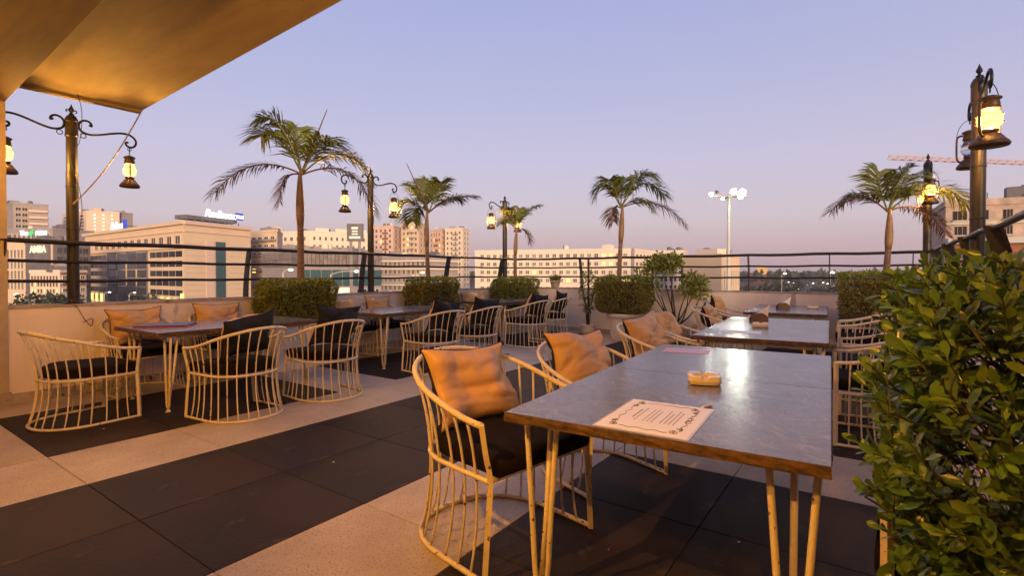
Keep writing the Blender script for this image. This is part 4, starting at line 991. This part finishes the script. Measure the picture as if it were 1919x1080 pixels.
# towers and lower flats right of the middle lamp post
for k, (x0, x1, yt, dd, col, lab) in enumerate(((700, 752, 427, 330, 'pinkish', 'balconied tower just right of the middle lamp post'), (752, 798, 421, 325, 'cream', 'tall cream tower left of the second palm'), (806, 836, 434, 345, 'pinkish', 'tower just right of the second palm trunk'), (834, 880, 431, 340, 'white', 'pale tower at the right end of the tower cluster'))):
    B = Block('apartment_tower', [(x0, dd), (x0 + (x1 - x0) * .72, dd - 8), (x1, dd + 8)], zy(yt, dd), lab, col)
    nrow = int((zy(yt, dd) - GZ) / 3.4); B.windows(0, 4, nrow, .05, .95, GZ, B.z1 - .6, .42, .5, seed=k, lit=.04, frame=col); B.windows(1, 2, nrow, .08, .92, GZ, B.z1 - .6, .5, .5, seed=k + 9, lit=.04, frame=col)
    for q in range(nrow): B.put('balcony', 0, .52, .74, GZ + 3.4 * q + .2, GZ + 3.4 * q + 1.2, 1.3, 'redbrick' if k % 2 == 0 else 'greywall')
B = Block('apartment_building', [(700, 225), (800, 215), (858, 228)], zy(484, 218), 'lower apartment block with white floor slabs below the towers', 'greywall')
for q in range(5): B.put('floor_slab', 0, 0, 1, zy(490 + q * 15, 218) - .2, zy(490 + q * 15, 218) + .4, 1.2, 'white'); B.put('floor_slab', 1, 0, 1, zy(490 + q * 15, 218) - .2, zy(490 + q * 15, 218) + .4, 1.2, 'white')
B.windows(0, 11, 5, .03, .97, zy(562, 218), zy(487, 218), .55, .6, seed=6, lit=.05)
# long white building and its neighbours
B = Block('office_building', [(890, 205), (1182, 188), (1218, 205)], zy(471, 192), 'long white office building with rows of square windows', 'white')
B.windows(0, 22, 5, .03, .99, zy(549, 196), zy(472, 196), .52, .42, m='pane_pale', frame='white', seed=7, lit=.03)
B.windows(1, 4, 5, .2, .95, zy(549, 192), zy(472, 192), .6, .42, seed=8); B.put('corner_strip', 1, .0, .14, GZ, B.z1 + 1, .3, 'greywall')
B = Block('office_building', [(1216, 232), (1282, 226)], zy(473, 228), 'plain pale block behind the many-stemmed shrub', 'white')
B.windows(0, 7, 5, .05, .95, zy(545, 228), zy(476, 228), .5, .45, seed=3)
B = Block('office_building', [(1280, 185), (1352, 172), (1386, 190)], zy(481, 176), 'cream block left of the floodlight mast', 'cream')
B.put('roof_box', 0, .3, .85, B.z1 + .9, B.z1 + 2.6, 5, 'white', -6); B.windows(1, 7, 1, .08, .95, zy(540, 176), zy(505, 176), .5, .9)
# building under construction, crane
B = Block('construction_building', [(1729, 96), (1771, 74), (2120, 66)], zy(388, 74), 'unfinished bare-block building at the far right', 'brickish')
B.windows(0, 7, 4, .06, .96, zy(510, 76), zy(395, 76), .45, .5, m='opening_shade', frame='brickish')
zc = B.z1
for r_, (za, zb) in enumerate(((.7, 2.0), (2.9, 4.1), (6.2, 7.5), (9.6, 11.0))):
    for u0, u1 in ((.045, .125), (.185, .25), (.335, .385), (.5, .58), (.7, .8)):
        B.put('window', 1, u0 + .012 * (r_ % 2), u1, zc - zb, zc - za, .10, 'opening_shade')
        for e_ in (.3, .65): B.put('mullion', 1, u0 + (u1 - u0) * e_, u0 + (u1 - u0) * e_ + .002, zc - zb, zc - za, .14, 'brickish')
        B.put('sill', 1, u0 - .006, u1 + .006, zc - zb - .25, zc - zb, .25, 'brickish')
for z in (2.45, 8.6, 12.0): B.put('floor_slab', 1, 0, 1, zc - z - .18, zc - z + .18, .25, 'concrete')
B.put('brick_infill', 1, .03, .97, zc - 8.3, zc - 5.6, .05, 'redbrick'); B.put('brick_infill', 1, .03, .97, zc - 11.6, zc - 9.0, .05, 'redbrick')
B.put('sloped_ledge', 1, 0, 1, zc - 5.4, zc - 4.6, 1.2, 'concrete')
b = MB(); a, d, out, L = B.frame(1)
for k in range(9):
    c = a + d * L * (.05 + .1 * k) - out * .5; b.tube([(c.x, c.y, zc - GZ), (c.x, c.y, zc - GZ + random.uniform(1, 2.2))], .05, 4)
b.build('rebar', 'rail', B.t)
t = thing('tower_crane', flat2(CP(2060, 512, 120)) + Vector((0, 0, GZ)), 'pale crane jib crossing behind the lamp post at the upper right', 'crane')
org = t.location.copy(); e0 = CP(1670, 297, 118) - org; e1 = CP(2080, 313, 120) - org
b = MB(); sdir = FW.copy(); sdir.z = 0; N = 26
A_ = [e0.lerp(e1, k / N) for k in range(N + 1)]; up_ = Vector((0, 0, .85))
for off in (Vector((0, 0, 0)), sdir * 1.1, sdir * .55 + up_): b.tube([A_[0] + off, A_[-1] + off], .085, 5)
for k in range(N):
    b.tube([A_[k], A_[k] + sdir * .55 + up_], .07, 4); b.tube([A_[k] + sdir * .55 + up_, A_[k + 1]], .07, 4); b.tube([A_[k] + sdir * 1.1, A_[k] + sdir * .55 + up_], .07, 4); b.tube([A_[k], A_[k + 1] + sdir * 1.1], .06, 4)
b.build('jib', 'crane', t); b = MB(); b.box((0, 0, (e1.z) / 2), (1.6, 1.6, e1.z)); b.build('mast', 'crane', t)

# floodlight mast
D = 62; p = flat2(CP(1365, 512, D)); t = thing('floodlight_mast', (p.x, p.y, GZ), 'tall floodlight mast with glaring white lamps', 'floodlight')
ht = zy(370, D) - GZ; b = MB(); b.lathe([(.26, 0), (.22, ht * .5), (.15, ht)], 12); b.build('mast', 'concrete', t, True)
b = MB(); b.tube([RT * -2.1 + Vector((0, 0, ht + .1)), RT * 2.1 + Vector((0, 0, ht + .1))], .12, 6); b.tube([FW * -1.2 + Vector((0, 0, ht + .1)), FW * 1.2 + Vector((0, 0, ht + .1))], .12, 6); b.build('cross_arm', 'concrete', t)
for x, z, r_, f_ in ((-2.2, .35, .24, 0), (.25, .55, .40, -.6), (1.55, .55, .44, 0), (1.05, .0, .34, -.7), (-.95, -.25, .16, -.4), (-1.2, .7, .2, .6)):
    c = RT * x + FW * f_ + Vector((0, 0, ht + z)); b = MB(); lit = z != .7
    b.lathe([(r_ * .75, .12), (r_ * .95, .0)], 14); o = b.build('lamp_face', 'flood' if lit else 'greyclad', t); o.location = c - FW * .12
    o.rotation_euler = (-FW + Vector((0, 0, -.35))).to_track_quat('Z', 'Y').to_euler()
    h = MB(); h.lathe([(r_ * .5, -.5), (r_, -.02), (r_ * 1.0, .0)], 14); o2 = h.build('lamp_housing', 'greyclad', t); o2.location = o.location; o2.rotation_euler = o.rotation_euler

# street lamps
def street_lamp(x, y, d, label, big=.30, group='street lamps along the roads', arm=1.6):
    p = flat2(CP(x, 512, d)); t = thing('street_lamp', (p.x, p.y, GZ), label, 'street lamp', group); h = zy(y, d) - GZ
    b = MB(); q = RT * -arm; b.tube([(q.x, q.y, 0), (q.x, q.y, h - .6)], .14, 6); b.tube(catmull([(q.x, q.y, h - .6), (q.x * .6, q.y * .6, h - .05), (0, 0, h + .05)], 4), .09, 5); b.build('pole', 'concrete', t)
    b = MB(); b.lathe([(.1, big * .5), (big, big * .2), (big * .9, -big * .25), (.1, -big * .4)], 10, (0, 0, h)); b.build('lamp_head', 'street', t)
street_lamp(545, 506, 105, 'lit street lamp left of the tallest palm trunk', .45)
street_lamp(668, 509, 100, 'lit street lamp just left of the middle lamp post', .45, arm=5)
street_lamp(792, 511, 120, 'lit street lamp left of the second palm trunk', .4)
street_lamp(1471, 513, 260, 'tall white street lamp right of the floodlight mast', .7)
street_lamp(1560, 511, 420, 'bright white lamp glowing above the distant trees', 1.6)
ORD = 'first second third fourth fifth sixth seventh eighth ninth tenth eleventh twelfth thirteenth fourteenth fifteenth sixteenth'.split()
SL_ = [o_ + ' small glowing lamp from the floodlight mast among the distant trees' for o_ in ORD[:11]] + [o_ + ' faint lamp right of the floodlight mast along the skyline' for o_ in ORD[:4]] + ['glaring lamp at street level by the far left column', 'street-level lamp just right of the first lamp post', 'street-level lamp in front of the lit hotel ground floor']
for k_, (x, y, d, r_) in enumerate(((1430, 540, 330, .8), (1443, 537, 360, .8), (1456, 537, 380, .9), (1478, 529, 520, 1.0), (1487, 531, 480, 1.0), (1524, 531, 480, 1.1), (1543, 530, 520, 1.0), (1551, 532, 470, 1.0), (1563, 536, 400, 1.0), (1570, 541, 340, 1.0), (1576, 547, 290, 1.1), (1400, 518, 900, 1.2), (1480, 516, 900, 1.3), (1520, 516, 950, 1.3), (1590, 515, 900, 1.2), (30, 552, 150, .9), (205, 548, 150, .5), (252, 549, 150, .5))):
    street_lamp(x, y, d, SL_[k_], r_ * .6, 'distant glowing street lamps')
# lit monument
p = flat2(CP(1427, 512, 720)); t = thing('domed_monument', (p.x, p.y, GZ), 'orange floodlit domed building on the horizon', 'building')
hb = zy(514, 720) - GZ; b = MB(); b.box((0, 0, hb / 2), (26, 26, hb)); b.build('base', 'redbrick', t)
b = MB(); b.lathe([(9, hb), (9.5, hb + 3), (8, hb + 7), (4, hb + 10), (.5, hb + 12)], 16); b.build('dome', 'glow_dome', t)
# road traffic glow: car headlights on the far road
rnd = random.Random(4)
for k in range(14):
    d = 230 + k * 34; s = rnd.choice((-1, 1)); x = 1340 + (1470 - 1340) * min(1, (d - 120) / 180) + max(0, (d - 300)) / 400 * 40
    p = gpt(x, d) + RT * s * rnd.uniform(2, 6); t = thing('car', (p.x, p.y, GZ + .03), ORD[k] + ' nearest car with glowing lights on the far road', 'car', 'cars on the far road', YAW)
    b = MB(); b.box((0, 0, .55), (1.8, 4.2, .7)); b.box((0, -.2, 1.15), (1.6, 2.3, .6)); b.build('body', 'greywall' if k % 2 else 'white', t)
    for q in (-1, 1):
        b = MB(); b.lathe([(.1, .0), (.34, .05), (.1, .10)], 8, (q * .65, -2.2, .65)); b.build('headlight', 'street', t)
# city trees
def tree(x, d, h, w, label, group, n=420, seed=0):
    p = flat2(CP(x, 512, d)); t = thing('tree', (p.x, p.y, GZ), label, 'tree', group); rnd = random.Random(seed)
    b = MB(); b.tube([(0, 0, 0), (.1, .1, h * .5), (0, 0, h * .8)], [.3, .22, .1], 6)
    for k in range(5): a = k * 1.3; b.tube([(0, 0, h * .4), (math.cos(a) * w * .35, math.sin(a) * w * .35, h * .75)], [.14, .05], 5)
    b.build('trunk', 'twig', t)
    cl = [Vector((rnd.uniform(-1, 1) * w * .36, rnd.uniform(-1, 1) * w * .36, h * rnd.uniform(.5, .85))) for _ in range(11)]
    def f(r_):
        c = r_.choice(cl); v = Vector((r_.gauss(0, 1), r_.gauss(0, 1), r_.gauss(0, 1))).normalized(); return c + v * w * .24 * r_.random() ** .35, v
    b = MB(); leaf_cloud(b, n, f, w * .12, 0, .7, seed); b.build('crown', 'tree', t)
rnd = random.Random(8)
G = 'trees along the far roads'
TL_ = [ORD[i] + ' leafy roadside tree right of the floodlight mast' for i in (0, 1, 2, 3, 4, 5, 6, 8, 9, 10, 11, 12, 13, 7, 14)] + ['dark rounded tree at the foot of the pale end tower', 'tree below the long white building, middle of three', 'tree below the long white building, nearest the wall pot', 'tree below the long white building, nearest the staked plant', 'roadside tree just left of the first lamp post', 'leftmost roadside tree near the column', 'roadside tree right behind the first lamp post', 'roadside tree in front of the lit hotel ground floor']
for k, (x, d) in enumerate([(1392, 250), (1405, 300), (1418, 270), (1440, 250), (1452, 290), (1466, 320), (1482, 280), (1532, 300), (1546, 270), (1560, 310), (1574, 280), (1588, 300), (1604, 330), (1500, 420), (1620, 300), (872, 190), (1080, 150), (1060, 160), (1125, 155), (100, 140), (70, 142), (128, 140), (255, 150)]):
    tree(x, d, rnd.uniform(8, 11), rnd.uniform(8, 12), TL_[k], G, seed=k)
# distant wood and hills at the horizon
b = MB(); rnd = random.Random(31)
def wood(r_):
    d = r_.uniform(600, 1500); x = r_.uniform(-200, 2100); p = gpt(x, d); return Vector((p.x, p.y, GZ + r_.uniform(2, 12))), Vector((0, 0, 1))
leaf_cloud(b, 9000, wood, 11, 0, .8, 31); tag(b.build('treeline', 'tree'), 'dark far-off wood along the horizon', None, None, 'stuff')
b = MB(); vs = []; n = 80
for k in range(n + 1):
    p = gpt(-600 + 3200 * k / n, 2600); z = GZ + 26 + 16 * noise.noise(Vector((k * .13, 3, 0))); vs += [(p.x, p.y, GZ - 1), (p.x, p.y, z), (p.x + FW.x * 500, p.y + FW.y * 500, GZ - 1)]
b.add(vs, [(3 * k, 3 * k + 3, 3 * k + 4, 3 * k + 1) for k in range(n)] + [(3 * k + 1, 3 * k + 4, 3 * k + 5, 3 * k + 2) for k in range(n)]); tag(b.build('hill', 'greywall'), kind='structure')

# dusk haze over the city
b = MB(); b.box((0, 0, 32), (7400, 7400, 98)); hz_ = b.build('haze', 'pane'); hz_.data.materials.clear()
hm = bpy.data.materials.new('haze air'); hm.use_nodes = True; hn = hm.node_tree.nodes; hn.clear()
ho = hn.new('ShaderNodeOutputMaterial'); hv = hn.new('ShaderNodeVolumePrincipled'); hv.inputs['Color'].default_value = (.85, .78, .82, 1); hv.inputs['Density'].default_value = .0002
hm.node_tree.links.new(hv.outputs[0], ho.inputs['Volume']); hz_.data.materials.append(hm); tag(hz_, 'thin dusk haze over the city', None, None, 'stuff')
